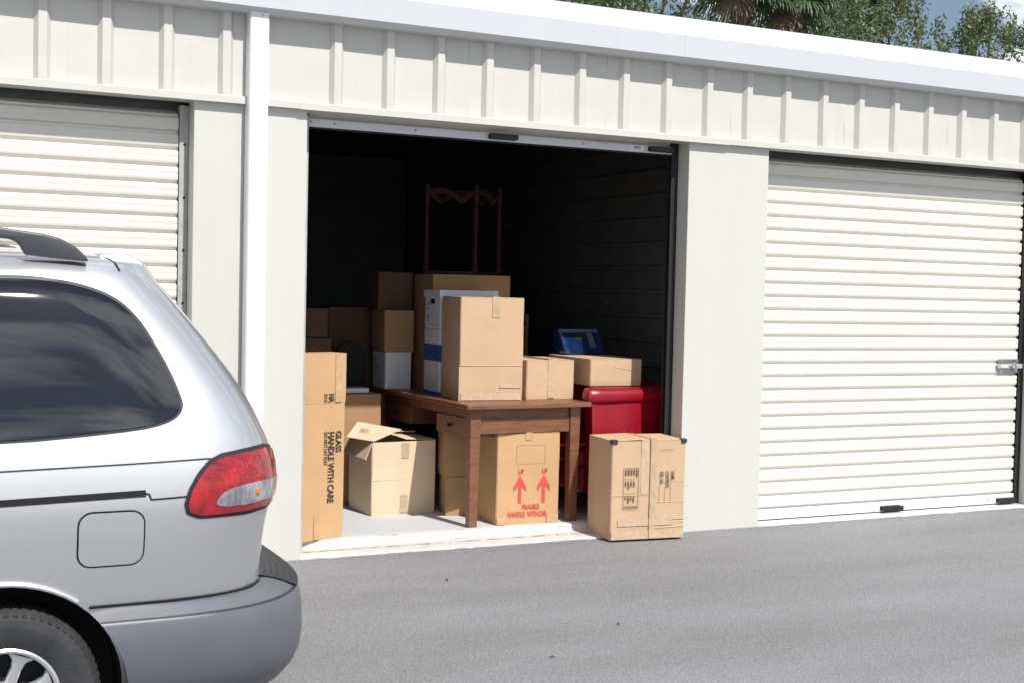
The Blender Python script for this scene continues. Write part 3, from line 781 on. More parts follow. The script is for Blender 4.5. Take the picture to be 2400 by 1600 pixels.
p.build('print', 'inkbrown', t)
p = Print(lambda a, b: (-w / 2 + a, yf, b))
p.text('NAME', 0.424, 0.445, 0.026, 0.058, True, 0.0005); p.text('CONTENTS', 0.384, 0.445, 0.026, 0.108, True, 0.0005); p.text('REG. NO.', 0.343, 0.443, 0.026, 0.085, True, 0.0005)
p.rect(0.4205, 0.236, 0.4225, 0.385); p.rect(0.3795, 0.236, 0.3815, 0.332); p.rect(0.3395, 0.236, 0.3415, 0.352)
p.poly([(0.34, 0.578), (0.40, 0.590), (0.435, 0.588), (0.435, 0.590), (0.40, 0.592), (0.34, 0.580)])
p.build('lettering', 'inkblack', t)
tape_front(t, -0.03, w, d, h, 0.055, 0.36, 'cleartape'); tape_front(t, 0.03, w, d, h, 0.045, 0.645, 'tape')
mb = MB(); mb.add([(0.0045, yf - 0.001, 0.0), (0.0075, yf - 0.001, 0.0), (0.0095, yf - 0.001, h), (0.0065, yf - 0.001, h)], [(0, 1, 2, 3)]); mb.build('seam', 'inkbrown', t, fix=False)
bottom_tape(t, w, d, 0.005, 0.055); bottom_tape(t, w, d, 0.09, 0.05, 'cleartape', -w / 2 + 0.05, 0.18); bottom_tape(t, w, d, 0.125, 0.03, 'cleartape', 0.02, w / 2 - 0.003)
crease(t, w, d, 0.105, 0.01, None, 'cut', 0.006, 0.006); crease(t, w, d, 0.07, 0.01, None, 'card1', 0.006, 0.008); crease(t, w, d, 0.242, 0.04, None); crease(t, w, d, 0.375, 0.16, None, 'cut', 0.003); crease(t, w, d, 0.29, -w / 2, 0.0, 'card1')
for x0, x1 in ((-w / 2 - 0.006, -w / 2 + 0.035), (w / 2 - 0.033, w / 2 + 0.006)):
    mb = MB(); mb.box(x0, x1, -d / 2 - 0.010, -d / 2 + 0.03, h - 0.020, h + 0.006); mb.build('corner_clip', 'inkblack', t, bevel=0.002)

# cartons and file boxes on the desk
ZT = 0.873
t, w, d, h = carton('tall tan carton at the front of the desk, the largest one on it', (1.254, 0.570), (1.699, 0.520), 0.43, ZT + 0.001, 0.690, 'card1', 51)
tape_front(t, -0.005 + 0.03, w, d, h, 0.055, 0.14, 'tape')
crease(t, w, d, 0.235, None, None, 'card1', 0.004)
bottom_tape(t, w, d, 0.004, 0.05, 'cleartape', -w / 2 + 0.01, w / 2 - 0.01); bottom_tape(t, w, d, 0.085, 0.03, 'cleartape', 0.06, w / 2 - 0.01)
mb = MB(); mb.box(-w / 2 - 0.006, -w / 2 + 0.001, -d / 2 - 0.006, -d / 2 + 0.02, 0.0, 0.225); mb.build('torn_corner', 'cut', t, bevel=0.002)
mb = MB(); mb.add([(-w / 2 - 0.0065, -d / 2 - 0.004, 0.0), (-w / 2 - 0.0065, -d / 2 + 0.012, 0.0), (-w / 2 - 0.0065, -d / 2 + 0.004, 0.215), (-w / 2 - 0.0065, -d / 2 + 0.002, 0.215)], [(0, 1, 2, 3)]); mb.build('slit', 'gap', t, fix=False)
t, w, d, h = carton('small low carton with a taped front at the right end of the desk', (1.761, 0.580), (2.132, 0.583), 0.46, ZT + 0.001, 0.270, 'card1', 61)
tape_front(t, 0.006, w, d, h, 0.052, 0.265, 'cleartape')
def file_box(label, x0, x1, y0, y1, z, h, group='file boxes', lid=True, band=None, name='file_box'):
    w = x1 - x0; d = y1 - y0
    t = thing(name, label, 'file box', ((x0 + x1) / 2, (y0 + y1) / 2, z), 0, group)
    carton_body(w - 0.01, d - 0.01, h - 0.004, 'paper', t, 0.0015, int(z * 100))
    if lid:
        mb = MB(); mb.box(-w / 2 - 0.004, w / 2 + 0.004, -d / 2 - 0.004, d / 2 + 0.004, h - 0.052, h); mb.build('lid', 'paper', t, bevel=0.003)
    else:
        mb = MB(); mb.box(-w / 2 + 0.006, w / 2 - 0.006, -d / 2 + 0.006, d / 2 - 0.006, h - 0.004, h); mb.build('top_flap', 'paper', t)
    if band:
        for b0, b1 in band:
            mb = MB(); mb.box(-w / 2 + 0.0015, w / 2 - 0.0015, -d / 2 + 0.0015, d / 2 - 0.0015, b0, b1); mb.build('printed_band', 'paperblue', t)
    return t, w, d
t, w, d = file_box('white carton with a broad blue band under a file box on the desk', 1.300, 1.745, 1.035, 1.325, ZT + 0.001, 0.456, lid=False, band=[(0.235, 0.35), (0.0, 0.02)])
t, w, d = file_box('white lidded file box stacked behind the tall tan carton', 1.300, 1.745, 1.035, 1.325, ZT + 0.459, 0.274)
mb = MB(); mb.box(-w / 2 - 0.0015, -w / 2 + 0.004, -0.045, 0.02, 0.175, 0.208); mb.build('handle_hole', 'gap', t)
p = Print(lambda a, b: (-w / 2 + 0.0025, a, b)); p.rect(0.03, 0.165, 0.09, 0.185); p.rect(0.06, 0.13, 0.10, 0.145); p.rect(0.05, 0.045, 0.09, 0.10); p.rect(-0.12, 0.025, 0.12, 0.029); p.build('print', 'label_grey', t)
t, w, d, h = carton('brown carton rising behind the file box, with the turned wood stand on it', (1.385, 1.37), (1.995, 1.345), 0.42, ZT + 0.001, 0.846, 'card_dimmed', 71)
t, w, d = file_box('white file box at the back left of the desk under a brown carton', 1.120, 1.335, 1.62, 1.90, ZT + 0.001, 0.268, lid=False)
p = Print(lambda a, b: (-w / 2 - 0.0005, a, b)); p.rect(-0.02, 0.14, 0.03, 0.165); p.rect(-0.03, 0.03, -0.005, 0.05); p.rect(0.03, 0.20, 0.10, 0.215); p.build('print', 'label_grey', t)
carton('brown carton stacked on the white file box at the back of the desk', (1.115, 1.625), (1.345, 1.622), 0.28, ZT + 0.27, 0.305, 'card_dimmed', 72)
carton('shaded carton at the very top of the stack left of the wood stand', (1.085, 1.69), (1.355, 1.69), 0.23, ZT + 0.576, 0.28, 'card_shaded', 73)
# cartons below and left of the desk
carton('small brown carton on the floor under the left side of the desk', (1.275, 0.808), (1.500, 0.760), 0.24, FL, 0.269, 'card_dimmed', 81)
carton('brown carton stacked on the small one under the left side of the desk', (1.262, 0.812), (1.480, 0.770), 0.22, FL + 0.270, 0.345, 'card_dimmed', 82)
carton('brown carton on the floor behind the pale open carton', (0.715, 1.445), (1.030, 1.445), 0.22, FL, 0.795, 'card_dimmed', 83)
mb = MB(); mb.box(0, 0.21, 0, 0.17, 0, 0.032); o = mb.build('paper_packet', 'paper', bevel=0.003); o.location = (0.735, 1.47, FL + 0.800); tag(o, 'thin white packet lying on the carton behind the open one', 'packet')
carton('big dim carton standing on another in the dark left of the desk', (0.815, 2.02), (1.23, 2.02), 0.45, FL + 0.72, 0.68, 'card_shaded', 84)
carton('dim carton at the bottom of the dark stack left of the desk', (0.80, 2.0), (1.04, 2.0), 0.45, FL, 0.715, 'card_shaded', 85)
carton('dim carton at the top of the stack behind the tall glass carton', (0.10, 1.62), (0.672, 1.60), 0.40, FL + 1.19, 0.205, 'card_shaded', 86)
carton('dim brown carton in the middle of the stack behind the tall glass carton', (0.09, 1.60), (0.70, 1.60), 0.42, FL + 0.62, 0.565, 'card_shaded', 87)
carton('dim brown carton at the bottom of the stack behind the tall glass carton', (0.08, 1.60), (0.69, 1.60), 0.42, FL, 0.615, 'card_shaded', 88)
# white box on the desk behind the small low carton
file_box('flat white box on the desk behind the small low carton', 1.80, 2.085, 1.12, 1.33, ZT + 0.001, 0.262, lid=True)

# ------------------------------------------------------------------ writing desk
t = thing('desk', 'brown wooden desk standing in the mouth of the open unit', 'desk', (1.176, 0.257, FL), math.radians(1.6))
TW, TD, TH = 0.935, 1.72, ZT - FL
mb = MB(); mb.box(0, TW, 0, TD, TH - 0.030, TH); mb.build('desk_top', 'desk', t, bevel=0.004)
for x, y in ((0.052, 0.058), (TW - 0.052 - 0.078, 0.058), (0.052, TD - 0.14), (TW - 0.13, TD - 0.14)):
    mb = MB(); s = 0.078; q = 0.010
    mb.hexa([(x + q, y + q, 0), (x + s - q, y + q, 0), (x + s - q, y + s - q, 0), (x + q, y + s - q, 0), (x, y, TH - 0.0305), (x + s, y, TH - 0.0305), (x + s, y + s, TH - 0.0305), (x, y + s, TH - 0.0305)])
    mb.build('leg', 'desk', t, bevel=0.003)
mb = MB(); mb.box(0.131, TW - 0.131, 0.080, 0.100, TH - 0.199, TH - 0.0305); mb.build('apron', 'desk', t, bevel=0.002)
mb = MB(); mb.box(0.131, TW - 0.131, 0.072, 0.0795, TH - 0.199, TH - 0.100); mb.build('apron_rail', 'desk', t, bevel=0.002)
mb = MB(); mb.box(0.131, TW - 0.131, TD - 0.10, TD - 0.08, TH - 0.17, TH - 0.0305); mb.build('apron', 'desk', t, bevel=0.002)
mb = MB(); mb.box(TW - 0.095, TW - 0.075, 0.137, TD - 0.141, TH - 0.17, TH - 0.0305); mb.build('apron', 'desk', t, bevel=0.002)
mb = MB(); mb.box(0.075, 0.095, 0.137, TD - 0.141, TH - 0.10, TH - 0.0305); mb.build('apron', 'desk', t, bevel=0.002)
for y0, y1 in ((0.15, 0.62), (1.05, 1.55)):
    mb = MB(); mb.box(0.066, 0.52, y0, y1, TH - 0.23, TH - 0.101); dr = mb.build('drawer', 'desk', t, bevel=0.003)
    mb = MB(); mb.lathe([(0.0, 0.040), (0.014, 0.042), (0.017, 0.05), (0.009, 0.058), (0.008, 0.068)], 14, 'x', (0, (y0 + y1) / 2, TH - 0.165)); mb.build('knob', 'darkwood', dr, smooth=40)

# ------------------------------------------------------------------ red leather armchair (faces left)
t = thing('armchair', 'red leather club armchair with rolled arms beside the desk', 'armchair', (2.13, 0.355, FL), 0.0)
AZ = 0.965 - FL     # top of the arm roll
rl = 0.062
def arm(y0, back=False):
    yc = y0 + 0.07
    prof = [(0.0, 0.0), (rl * 0.55, 0.001), (rl * 0.86, 0.006), (rl, 0.022), (rl * 1.02, 0.10), (rl, 0.30), (rl * 0.99, 0.62), (rl * 0.9, 0.70), (0, 0.72)]
    mb = MB(); mb.lathe(prof, 30, 'x', (0, yc - 0.012, AZ - rl)); ar = mb.build('arm_roll', 'leather', t, smooth=50)
    mb = MB(); nseg = 9
    def fn(i, j):
        u = i / 8; v = j / (nseg - 1)
        z = 0.16 + (AZ - rl * 1.2 - 0.16) * v
        x = 0.035 + 0.03 * (1 - v) ** 2 + u * 0.68
        y = yc - 0.045 + 0.012 * math.sin(math.pi * v) * -1 + 0.004 * math.sin(u * 9)
        return (x, y, z)
    mb.grid(fn, 9, nseg); mb.grid(lambda i, j: (fn(i, j)[0], yc + 0.045, fn(i, j)[2]), 9, nseg)
    mb.grid(lambda i, j: (fn(0, j)[0] - 0.006 * (i == 1), [yc - 0.045 + 0.012 * math.sin(math.pi * j / (nseg - 1)) * -1, yc, yc + 0.045][i], fn(0, j)[2]), 3, nseg)
    pa = mb.build('arm_panel', 'leather', t, smooth=50)
    nb = MB()
    for k in range(26):
        v = k / 25; z = 0.17 + (AZ - rl * 1.9 - 0.17) * v; x = 0.043 + 0.03 * (1 - v) ** 2
        nb.lathe([(0.0, -0.004), (0.0028, -0.003), (0.004, 0.0)], 6, 'y', (x, yc - 0.046 - 0.012 * math.sin(math.pi * (z - 0.16) / (AZ - rl * 1.2 - 0.16)), z))
    for k in range(20):
        q = 2 * math.pi * k / 20
        nb.lathe([(0.0, -0.003), (0.0022, -0.002), (0.003, 0.0)], 6, 'x', (0.008, yc - 0.012 + rl * 0.86 * math.cos(q), AZ - rl + rl * 0.86 * math.sin(q)))
    no = nb.build('nail_trim', 'brass', pa); no['kind'] = 'stuff'
arm(0.0); arm(0.60)
mb = MB(); mb.box(0.03, 0.66, 0.145, 0.58, 0.16, 0.34); mb.build('seat_base', 'leather', t, bevel=0.02)
mb = MB(); mb.box(0.02, 0.60, 0.15, 0.575, 0.345, 0.46); mb.build('seat_cushion', 'leather', t, bevel=0.035, segs=4, smooth=50)
mb = MB(); mb.box(0.60, 0.775, 0.01, 0.73, 0.16, AZ + 0.004); mb.build('backrest', 'leather', t, bevel=0.045, segs=4, smooth=50)
for x, y in ((0.05, 0.04), (0.05, 0.64), (0.68, 0.04), (0.68, 0.64)):
    mb = MB(); mb.tube([(x + 0.03, y + 0.03, 0.0), (x + 0.03, y + 0.03, 0.165)], [0.018, 0.028], 10); mb.build('leg', 'darkwood', t, smooth=40)
# carton across the arms
t, w, d, h = carton('tan carton lying across the arms of the red armchair', (2.212, 0.492), (2.622, 0.482), 0.66, 0.967, 0.188, 'card1', 91, seam='y', bulge=0.005)
crease(t, w, d, 0.13, -0.02, w / 2 - 0.01, 'card1', 0.005, -0.03)
# blue plastic case
t = thing('carrying_case', 'glossy blue slanted plastic case with a dark hand hole, on the carton over the armchair', 'case', (2.45, 1.085, 1.159), 0.02)
def trap(x0, x1, yb0, yb1, yt0, yt1, z0, z1): return [(x0, yb0, z0), (x1 + 0.012, yb0, z0), (x1 + 0.012, yb1, z0), (x0, yb1, z0), (x0 - 0.03, yt0, z1), (x1 - 0.012, yt0, z1), (x1 - 0.012, yt1, z1), (x0 - 0.03, yt1, z1)]
mb = MB(); mb.hexa(trap(-0.165, 0.165, -0.095, 0.15, -0.02, 0.04, 0, 0.185)); mb.build('shell', 'bluecase', t, bevel=0.012, segs=3, smooth=40)
def onface(a, b, o=0.002): return (-0.165 - 0.03 * b / 0.185 + a * (0.342 - 0.006 * b / 0.185), -0.095 + 0.075 * b / 0.185 - o, b)
p = Print(lambda a, b: onface(a, b)); p.rect(0.36, 0.105, 0.66, 0.150); p.build('hand_hole', 'gap', t)
p = Print(lambda a, b: onface(a, b, 0.0016)); p.rect(0.04, 0.155, 0.96, 0.180); p.build('trim_band', 'bluetrim', t)
p = Print(lambda a, b: onface(a, b, 0.0014)); p.rect(0.66, 0.05, 0.80, 0.152); p.build('label_patch', 'bluetrim', t)

# ------------------------------------------------------------------ turned wood stand upside on the brown carton
t = thing('wooden_stand', 'dark turned wood stand with scalloped rails on top of the stacked cartons', 'stand', (1.69, 1.54, ZT + 0.850), 0)
PP = [(-0.29, 0.01), (0.03, -0.155), (0.285, -0.02), (0.150, 0.140)]
mb = MB(); mb.prism_z([(x * 1.07, y * 1.07) for x, y in PP], 0.0, 0.022); mb.build('board', 'darkwood', t, bevel=0.004)
post = None
prof = [(0.0, 0.022), (0.026, 0.022), (0.026, 0.05), (0.016, 0.062), (0.021, 0.085), (0.012, 0.10), (0.017, 0.13), (0.014, 0.15), (0.016, 0.36), (0.013, 0.50), (0.019, 0.52), (0.019, 0.60), (0.022, 0.62), (0.019, 0.655), (0.0, 0.672)]
for x, y in PP:
    if post is None: mb = MB(); mb.lathe(prof, 16); post = mb.build('post', 'darkwood', t, smooth=40); post.location = (x, y, 0)
    else: share(post, t, (x, y, 0), name='post')
for i in range(4):
    a = Vector((*PP[i], 0)); b_ = Vector((*PP[(i + 1) % 4], 0)); dv = (b_ - a).normalized(); nv = Vector((-dv.y, dv.x, 0)) * 0.008; L = (b_ - a).length
    mb = MB(); n = 14
    lo = [0.575 - 0.045 * math.exp(-((k / n - 0.72) / 0.16) ** 2) + 0.012 * math.sin(k / n * 6.28) for k in range(n + 1)]
    def fn(i2, j):
        q = a + dv * (0.014 + (L - 0.028) * i2 / n); s = (1, 1, -1, -1)[j]; z = (lo[i2], 0.612, 0.612, lo[i2])[j] if j in (0, 1, 2, 3) else 0
        z = [lo[i2], lo[i2] + 0.045, lo[i2] + 0.045, lo[i2]][j]
        return (q.x + nv.x * s, q.y + nv.y * s, z)
    mb.grid(lambda i2, j: fn(i2, j % 4), n + 1, 5); mb.build('scalloped_rail', 'darkwood', t)

# dark padded chair between the cartons, wooden chair in the back right
t = thing('padded_chair', 'black padded chair with a rounded back in the dark left of the desk', 'chair', (0.90, 1.86, FL), 0.0)
mb = MB(); pts = []
for k in range(17):
    q = math.pi * k / 16; pts.append((0.115 * math.cos(q), 1.04 + 0.11 * math.sin(q)))
pts += [(-0.115, 0.62), (0.115, 0.62)]
mb.prism_y(pts, -0.10, -0.05); mb.build('backrest', 'blackpad', t, bevel=0.012)
mb = MB(); mb.box(-0.13, 0.13, -0.20, 0.06, 0.44, 0.50); mb.build('seat', 'blackpad', t, bevel=0.02)
for x, y in ((-0.11, -0.18), (0.11, -0.18), (-0.11, 0.04), (0.11, 0.04)):
    mb = MB(); mb.tube([(x, y, 0), (x, y, 0.44)], 0.012, 8); mb.build('leg', 'track', t)
t = thing('wooden_chair', 'honey coloured wooden chair stored upright in the back right of the unit', 'chair', (2.56, 2.35, FL), 0.35)
for x, y, h in ((-0.19, -0.19, 1.36), (0.19, -0.19, 0.44), (-0.09, -0.19, 1.36), (-0.19, 0.19, 0.44), (0.19, 0.19, 0.44)):
    mb = MB(); mb.tube([(x, y, 0 if abs(x) > 0.1 else 0.47), (x, y, h)], 0.016, 10); mb.build('leg' if h < 1 else 'back_post', 'lightwood', t, smooth=40)
mb = MB(); mb.box(-0.22, 0.22, -0.22, 0.22, 0.441, 0.469); mb.build('seat', 'lightwood', t, bevel=0.006)
mb = MB(); mb.tube([(-0.19, -0.20, 1.16), (-0.30, -0.22, 1.12), (-0.34, -0.22, 1.02), (-0.28, -0.20, 0.93), (-0.19, -0.19, 0.90)], 0.012, 8); mb.build('arm_loop', 'lightwood', t, smooth=40)
mb = MB(); mb.box(-0.172, -0.108, -0.20, -0.18, 1.20, 1.26); mb.build('back_rail', 'lightwood', t)

# ------------------------------------------------------------------ silver minivan
YC = -2.15
def itp(z, T): return float(np.interp(z, [a[0] for a in T], [a[1] for a in T]))
CW = [(.2, .83), (.3, .868), (.4, .90), (.5, .928), (.6, .953), (.7, .974), (.8, .991), (.9, 1.001), (1.0, .992), (1.1, .975), (1.2, .95), (1.3, .92), (1.4, .888), (1.5, .853), (1.58, .82), (1.64, .78), (1.68, .72), (1.70, .64), (1.716, .52), (1.73, .34), (1.737, .12)]
CXR = [(.2, -1.01), (.4, -.996), (.5, -1.0), (.6, -1.002), (.65, -1.002), (.7, -1.0), (.75, -.995), (.8, -.988), (.85, -.977), (.9, -.965), (.95, -.961), (1.0, -.966), (1.05, -.978), (1.1, -.999), (1.2, -1.044), (1.3, -1.107), (1.4, -1.179), (1.5, -1.258), (1.55, -1.299), (1.6, -1.34), (1.64, -1.370), (1.68, -1.385), (1.70, -1.44), (1.716, -1.57), (1.73, -1.85), (1.737, -2.3)]
CXF = [(.2, -5.95), (.5, -6.1), (.75, -6.05), (.85, -5.9), (.95, -5.5), (1.02, -5.1), (1.08, -4.85), (1.3, -4.35), (1.5, -3.95), (1.62, -3.7), (1.68, -3.55), (1.70, -3.4), (1.73, -3.1), (1.737, -2.8)]
def smooth_tab(T, z):
    # blend of piecewise-linear samples for a fair surface
    return (itp(z - 0.03, T) + 2 * itp(z - 0.01, T) + 2 * itp(z + 0.01, T) + itp(z + 0.03, T)) / 6 if z < 1.62 else itp(z, T)
LR, NR, LF, NF = 0.85, 5.5, 0.8, 2.8
TH = np.linspace(0, math.pi / 2, 90)
def quad_rear(z):
    xr = smooth_tab(CXR, z); w = smooth_tab(CW, z)
    r = (np.cos(TH) ** NR + np.sin(TH) ** NR) ** (-1 / NR)
    return xr - LR + LR * r * np.sin(TH), w * r * np.cos(TH)
def S(u, z, off=0.0, side=-1):
    x, h = quad_rear(z)
    if u <= x[0]: return (u, YC + side * (h[0] + off), z)
    s = np.concatenate([[0], np.cumsum(np.hypot(np.diff(x), np.diff(h)))]) + x[0]
    i = min(max(int(np.searchsorted(s, u)), 1), len(s) - 1); t = min(max((u - s[i - 1]) / (s[i] - s[i - 1]), 0), 1)
    dx, dh = x[i] - x[i - 1], h[i] - h[i - 1]; L = math.hypot(dx, dh)
    return (x[i - 1] + dx * t + off * (-dh / L), YC + side * (h[i - 1] + dh * t + off * (dx / L)), z)
car = thing('minivan', 'silver minivan parked at the left with its rear end in view', 'car', (-3.4, YC, 0))
COFF = (3.4, -YC, 0)
def cpart(mb, name, mat, parent=None, **k):
    o = mb.build(name, mat, car if parent is None else parent, **k)
    if parent is None: o.location = COFF
    return o
# body shell as stacked plan outlines
zl = list(np.linspace(.22, 1.6, 56)) + [1.62, 1.635, 1.65, 1.665, 1.68, 1.69, 1.70, 1.708, 1.716, 1.723, 1.73, 1.7335, 1.737]
def loop(z):
    x, h = quad_rear(z); xf = itp(z, CXF); w = h[0]
    idx = np.linspace(0, 89, 30).astype(int)
    t2 = np.linspace(math.pi / 2, 0, 16)
    fx = xf + LF - LF * np.sin(t2) ** (2 / NF); fh = w * np.cos(t2) ** (2 / NF)
    fx = np.minimum(fx, x[0] - 0.05)
    sx = np.linspace(fx[-1], x[0], 22)[1:-1]
    half = [(a, b) for a, b in zip(fx, fh)] + [(a, w) for a in sx] + [(a, b) for a, b in zip(x[idx], h[idx])]
    near = [(a, YC - b, z) for a, b in half]; far = [(a, YC + b, z) for a, b in half[1:-1]][::-1]
    return near + far
L_ = [loop(z) for z in zl]; K = len(L_[0])
mb = MB(); mb.grid(lambda i, j: L_[j][i], K, len(zl), closeu=True)
mb.f.append(tuple(range(K))[::-1]); mb.mi.append(0); e = (len(zl) - 1) * K; mb.f.append(tuple(e + i for i in range(K))); mb.mi.append(0)
body = cpart(mb, 'body', ['paint', 'gap'])
# wheel arches cut out
ARX, ARZ, ARR = -1.925, 0.275, 0.390
cut = MB()
for ax in (ARX, -4.95):
    for y0, y1 in ((YC - 1.2, YC - 0.68), (YC + 0.68, YC + 1.2)):
        k = 48; o = len(cut.v)
        for y in (y0, y1):
            for j in range(k): cut.v.append((ax + ARR * math.cos(2 * math.pi * j / k), y, ARZ + ARR * math.sin(2 * math.pi * j / k)))
        cut.f += [(o + j, o + (j + 1) % k, o + k + (j + 1) % k, o + k + j) for j in range(k)] + [tuple(o + j for j in range(k))[::-1], tuple(o + k + j for j in range(k))]
        cut.mi += [0] * (k + 2)
co = cut.build('cutter', 'gap'); 
body.parent = None; body.location = (0, 0, 0)
md = body.modifiers.new('b', 'BOOLEAN'); md.operation = 'DIFFERENCE'; md.object = co; md.solver = 'EXACT'
bpy.context.view_layer.update()
dg = bpy.context.evaluated_depsgraph_get()
nm = bpy.data.meshes.new_from_object(body.evaluated_get(dg)); body.modifiers.clear()
old = body.data; body.data = nm; bpy.data.meshes.remove(old)
COL.objects.unlink(co); bpy.data.objects.remove(co)
nm.materials.clear(); nm.materials.append(M['paint']); nm.materials.append(M['gap'])
mi = []
for pgn in nm.polygons:
    c = pgn.center; inside = False
    for ax in (ARX, -4.95):
        r = math.hypot(c.x - ax, c.z - ARZ)
        if r < ARR + 0.004 and abs(c.y - YC) < 0.995 and (abs(pgn.normal.y) < 0.3 and r > ARR - 0.01 or abs(abs(c.y - YC) - 0.68) < 0.01): inside = True
    mi.append(1 if inside or c.z < 0.2201 else 0)
nm.polygons.foreach_set('material_index', mi)
nm.shade_smooth(); nm.set_sharp_from_angle(angle=math.radians(38))
nm.name = 'body'
body.parent = car; body.location = COFF

def rowfill(poly, off, name, mat, parent=None, rows=26, cols=26, mirror=False):
    """fill a polygon given in (u, z) on the car's flank, following its curvature"""
    zz = [p[1] for p in poly]; z0, z1 = min(zz) + 1e-4, max(zz) - 1e-4
    R_ = []
    for j in range(rows):
        v = 0.5 - 0.5 * math.cos(math.pi * j / (rows - 1)); z = z0 + (z1 - z0) * v
        us = []
        for i in range(len(poly)):
            a, b2 = poly[i], poly[(i + 1) % len(poly)]
            if (a[1] - z) * (b2[1] - z) < 0: us.append(a[0] + (b2[0] - a[0]) * (z - a[1]) / (b2[1] - a[1]))
        us.sort(); R_.append((us[0], us[-1], z))
    out = []
    for side in ((-1, 1) if mirror else (-1,)):
        mb = MB(); mb.grid(lambda i, j: S(R_[j][0] + (R_[j][1] - R_[j][0]) * i / (cols - 1), R_[j][2], off, side), cols, rows)
        o = cpart(mb, name, mat, parent, smooth=60, fix=False) if side < 0 or parent is None else cpart(mb, name, mat, parent, smooth=60, fix=False)
        if side < 0: o.data.flip_normals()
        out.append(o)
    return out
def grow(poly, d):
    cx = sum(p[0] for p in poly) / len(poly); cz = sum(p[1] for p in poly) / len(poly)
    o = []
    n = len(poly)
    for i in range(n):
        a = Vector(poly[i - 1]); b2 = Vector(poly[(i + 1) % n]); t = (b2 - a); nn = Vector((t.y, -t.x))
        if nn.length < 1e-6: o.append(poly[i]); continue
        nn.normalize()
        if nn.dot(Vector(poly[i]) - Vector((cx, cz))) < 0: nn = -nn
        o.append((poly[i][0] + nn.x * d, poly[i][1] + nn.y * d))
    return o
def chaikin(poly, n=2, closed=True):
    for _ in range(n):
        q = []
        m_ = len(poly)
        for i in range(m_ if closed else m_ - 1):
            a, b2 = poly[i], poly[(i + 1) % m_]
            q += [(a[0] * .75 + b2[0] * .25, a[1] * .75 + b2[1] * .25), (a[0] * .25 + b2[0] * .75, a[1] * .25 + b2[1] * .75)]
        poly = q
    return poly
WIN = [(-2.62, 1.615), (-1.915, 1.622), (-1.783, 1.617), (-1.661, 1.597), (-1.56, 1.557), (-1.493, 1.491), (-1.444, 1.406), (-1.402, 1.321), (-1.375, 1.246), (-1.368, 1.215), (-1.384, 1.188), (-1.427, 1.167), (-1.498, 1.152), (-1.607, 1.142), (-1.779, 1.128), (-1.927, 1.120), (-2.62, 1.10)]
WIN = [WIN[0]] + chaikin(WIN[1:-1], 3, False) + [WIN[-1]]
rowfill(grow(WIN, 0.010), 0.002, 'window_seal', 'seal', mirror=True, rows=60)
rowfill(WIN, 0.0055, 'window', 'glass', mirror=True, rows=60)
rowfill([(-3.62, 1.60), (-2.68, 1.61), (-2.68, 1.10), (-3.62, 1.08)], 0.004, 'window', 'glass', mirror=True, rows=10, cols=6)
rowfill([(-3.80, 1.52), (-3.68, 1.58), (-3.68, 1.09), (-4.40, 1.09)], 0.004, 'window', 'glass', mirror=True, rows=10, cols=6)
def strip(pts, wd, name, mat, off=0.0022, mirror=True, parent=None, sub=6):
    """thin band along a (u, z) polyline"""
    P = []
    for a, b2 in zip(pts[:-1], pts[1:]):
        for k in range(sub): P.append((a[0] + (b2[0] - a[0]) * k / sub, a[1] + (b2[1] - a[1]) * k / sub))
    P.append(pts[-1])
    for side in ((-1, 1) if mirror else (-1,)):
        V_ = []
        for i, (u, z) in enumerate(P):
            a = P[max(i - 1, 0)]; b2 = P[min(i + 1, len(P) - 1)]; t = Vector((b2[0] - a[0], b2[1] - a[1])).normalized(); q = Vector((-t.y, t.x)) * wd / 2
            V_.append((S(u + q.x, z + q.y, off, side), S(u - q.x, z - q.y, off, side)))
        mb = MB(); mb.grid(lambda i, j: V_[i][j], len(V_), 2); cpart(mb, name, mat, parent, fix=False)
strip([(-3.6, 1.015), (-1.93, 1.027), (-1.545, 1.036), (-1.29, 1.043), (-1.262, 1.041), (-1.243, 1.031), (-1.228, 1.015)], 0.0045, 'panel_gap', 'seal')
strip([(-2.75, 0.918), (-1.93, 0.930), (-1.70, 0.936), (-1.49, 0.941)], 0.022, 'door_track', 'gap')
strip([(-1.495, 0.941), (-1.480, 0.938), (-1.473, 0.920), (-1.40, 0.922), (-1.335, 0.925)], 0.0055, 'panel_gap', 'gap')
strip([(-2.66, 1.60), (-2.66, 0.40)], 0.006, 'panel_gap', 'gap'); strip([(-3.66, 1.58), (-3.66, 0.40)], 0.006, 'panel_gap', 'gap')
# fuel door
fd = []
for cx_, cz_, q0 in ((-1.535, 0.845, 0), (-1.655, 0.845, 90), (-1.655, 0.752, 180), (-1.535, 0.752, 270)):
    for k in range(6):
        q = math.radians(q0 + 18 * k); fd.append((cx_ + 0.040 * math.cos(q), cz_ + 0.040 * math.sin(q)))
rowfill(grow(fd, 0.0055), 0.0012, 'fuel_door_gap', 'gap')
rowfill(fd, 0.0040, 'fuel_door', 'paint')
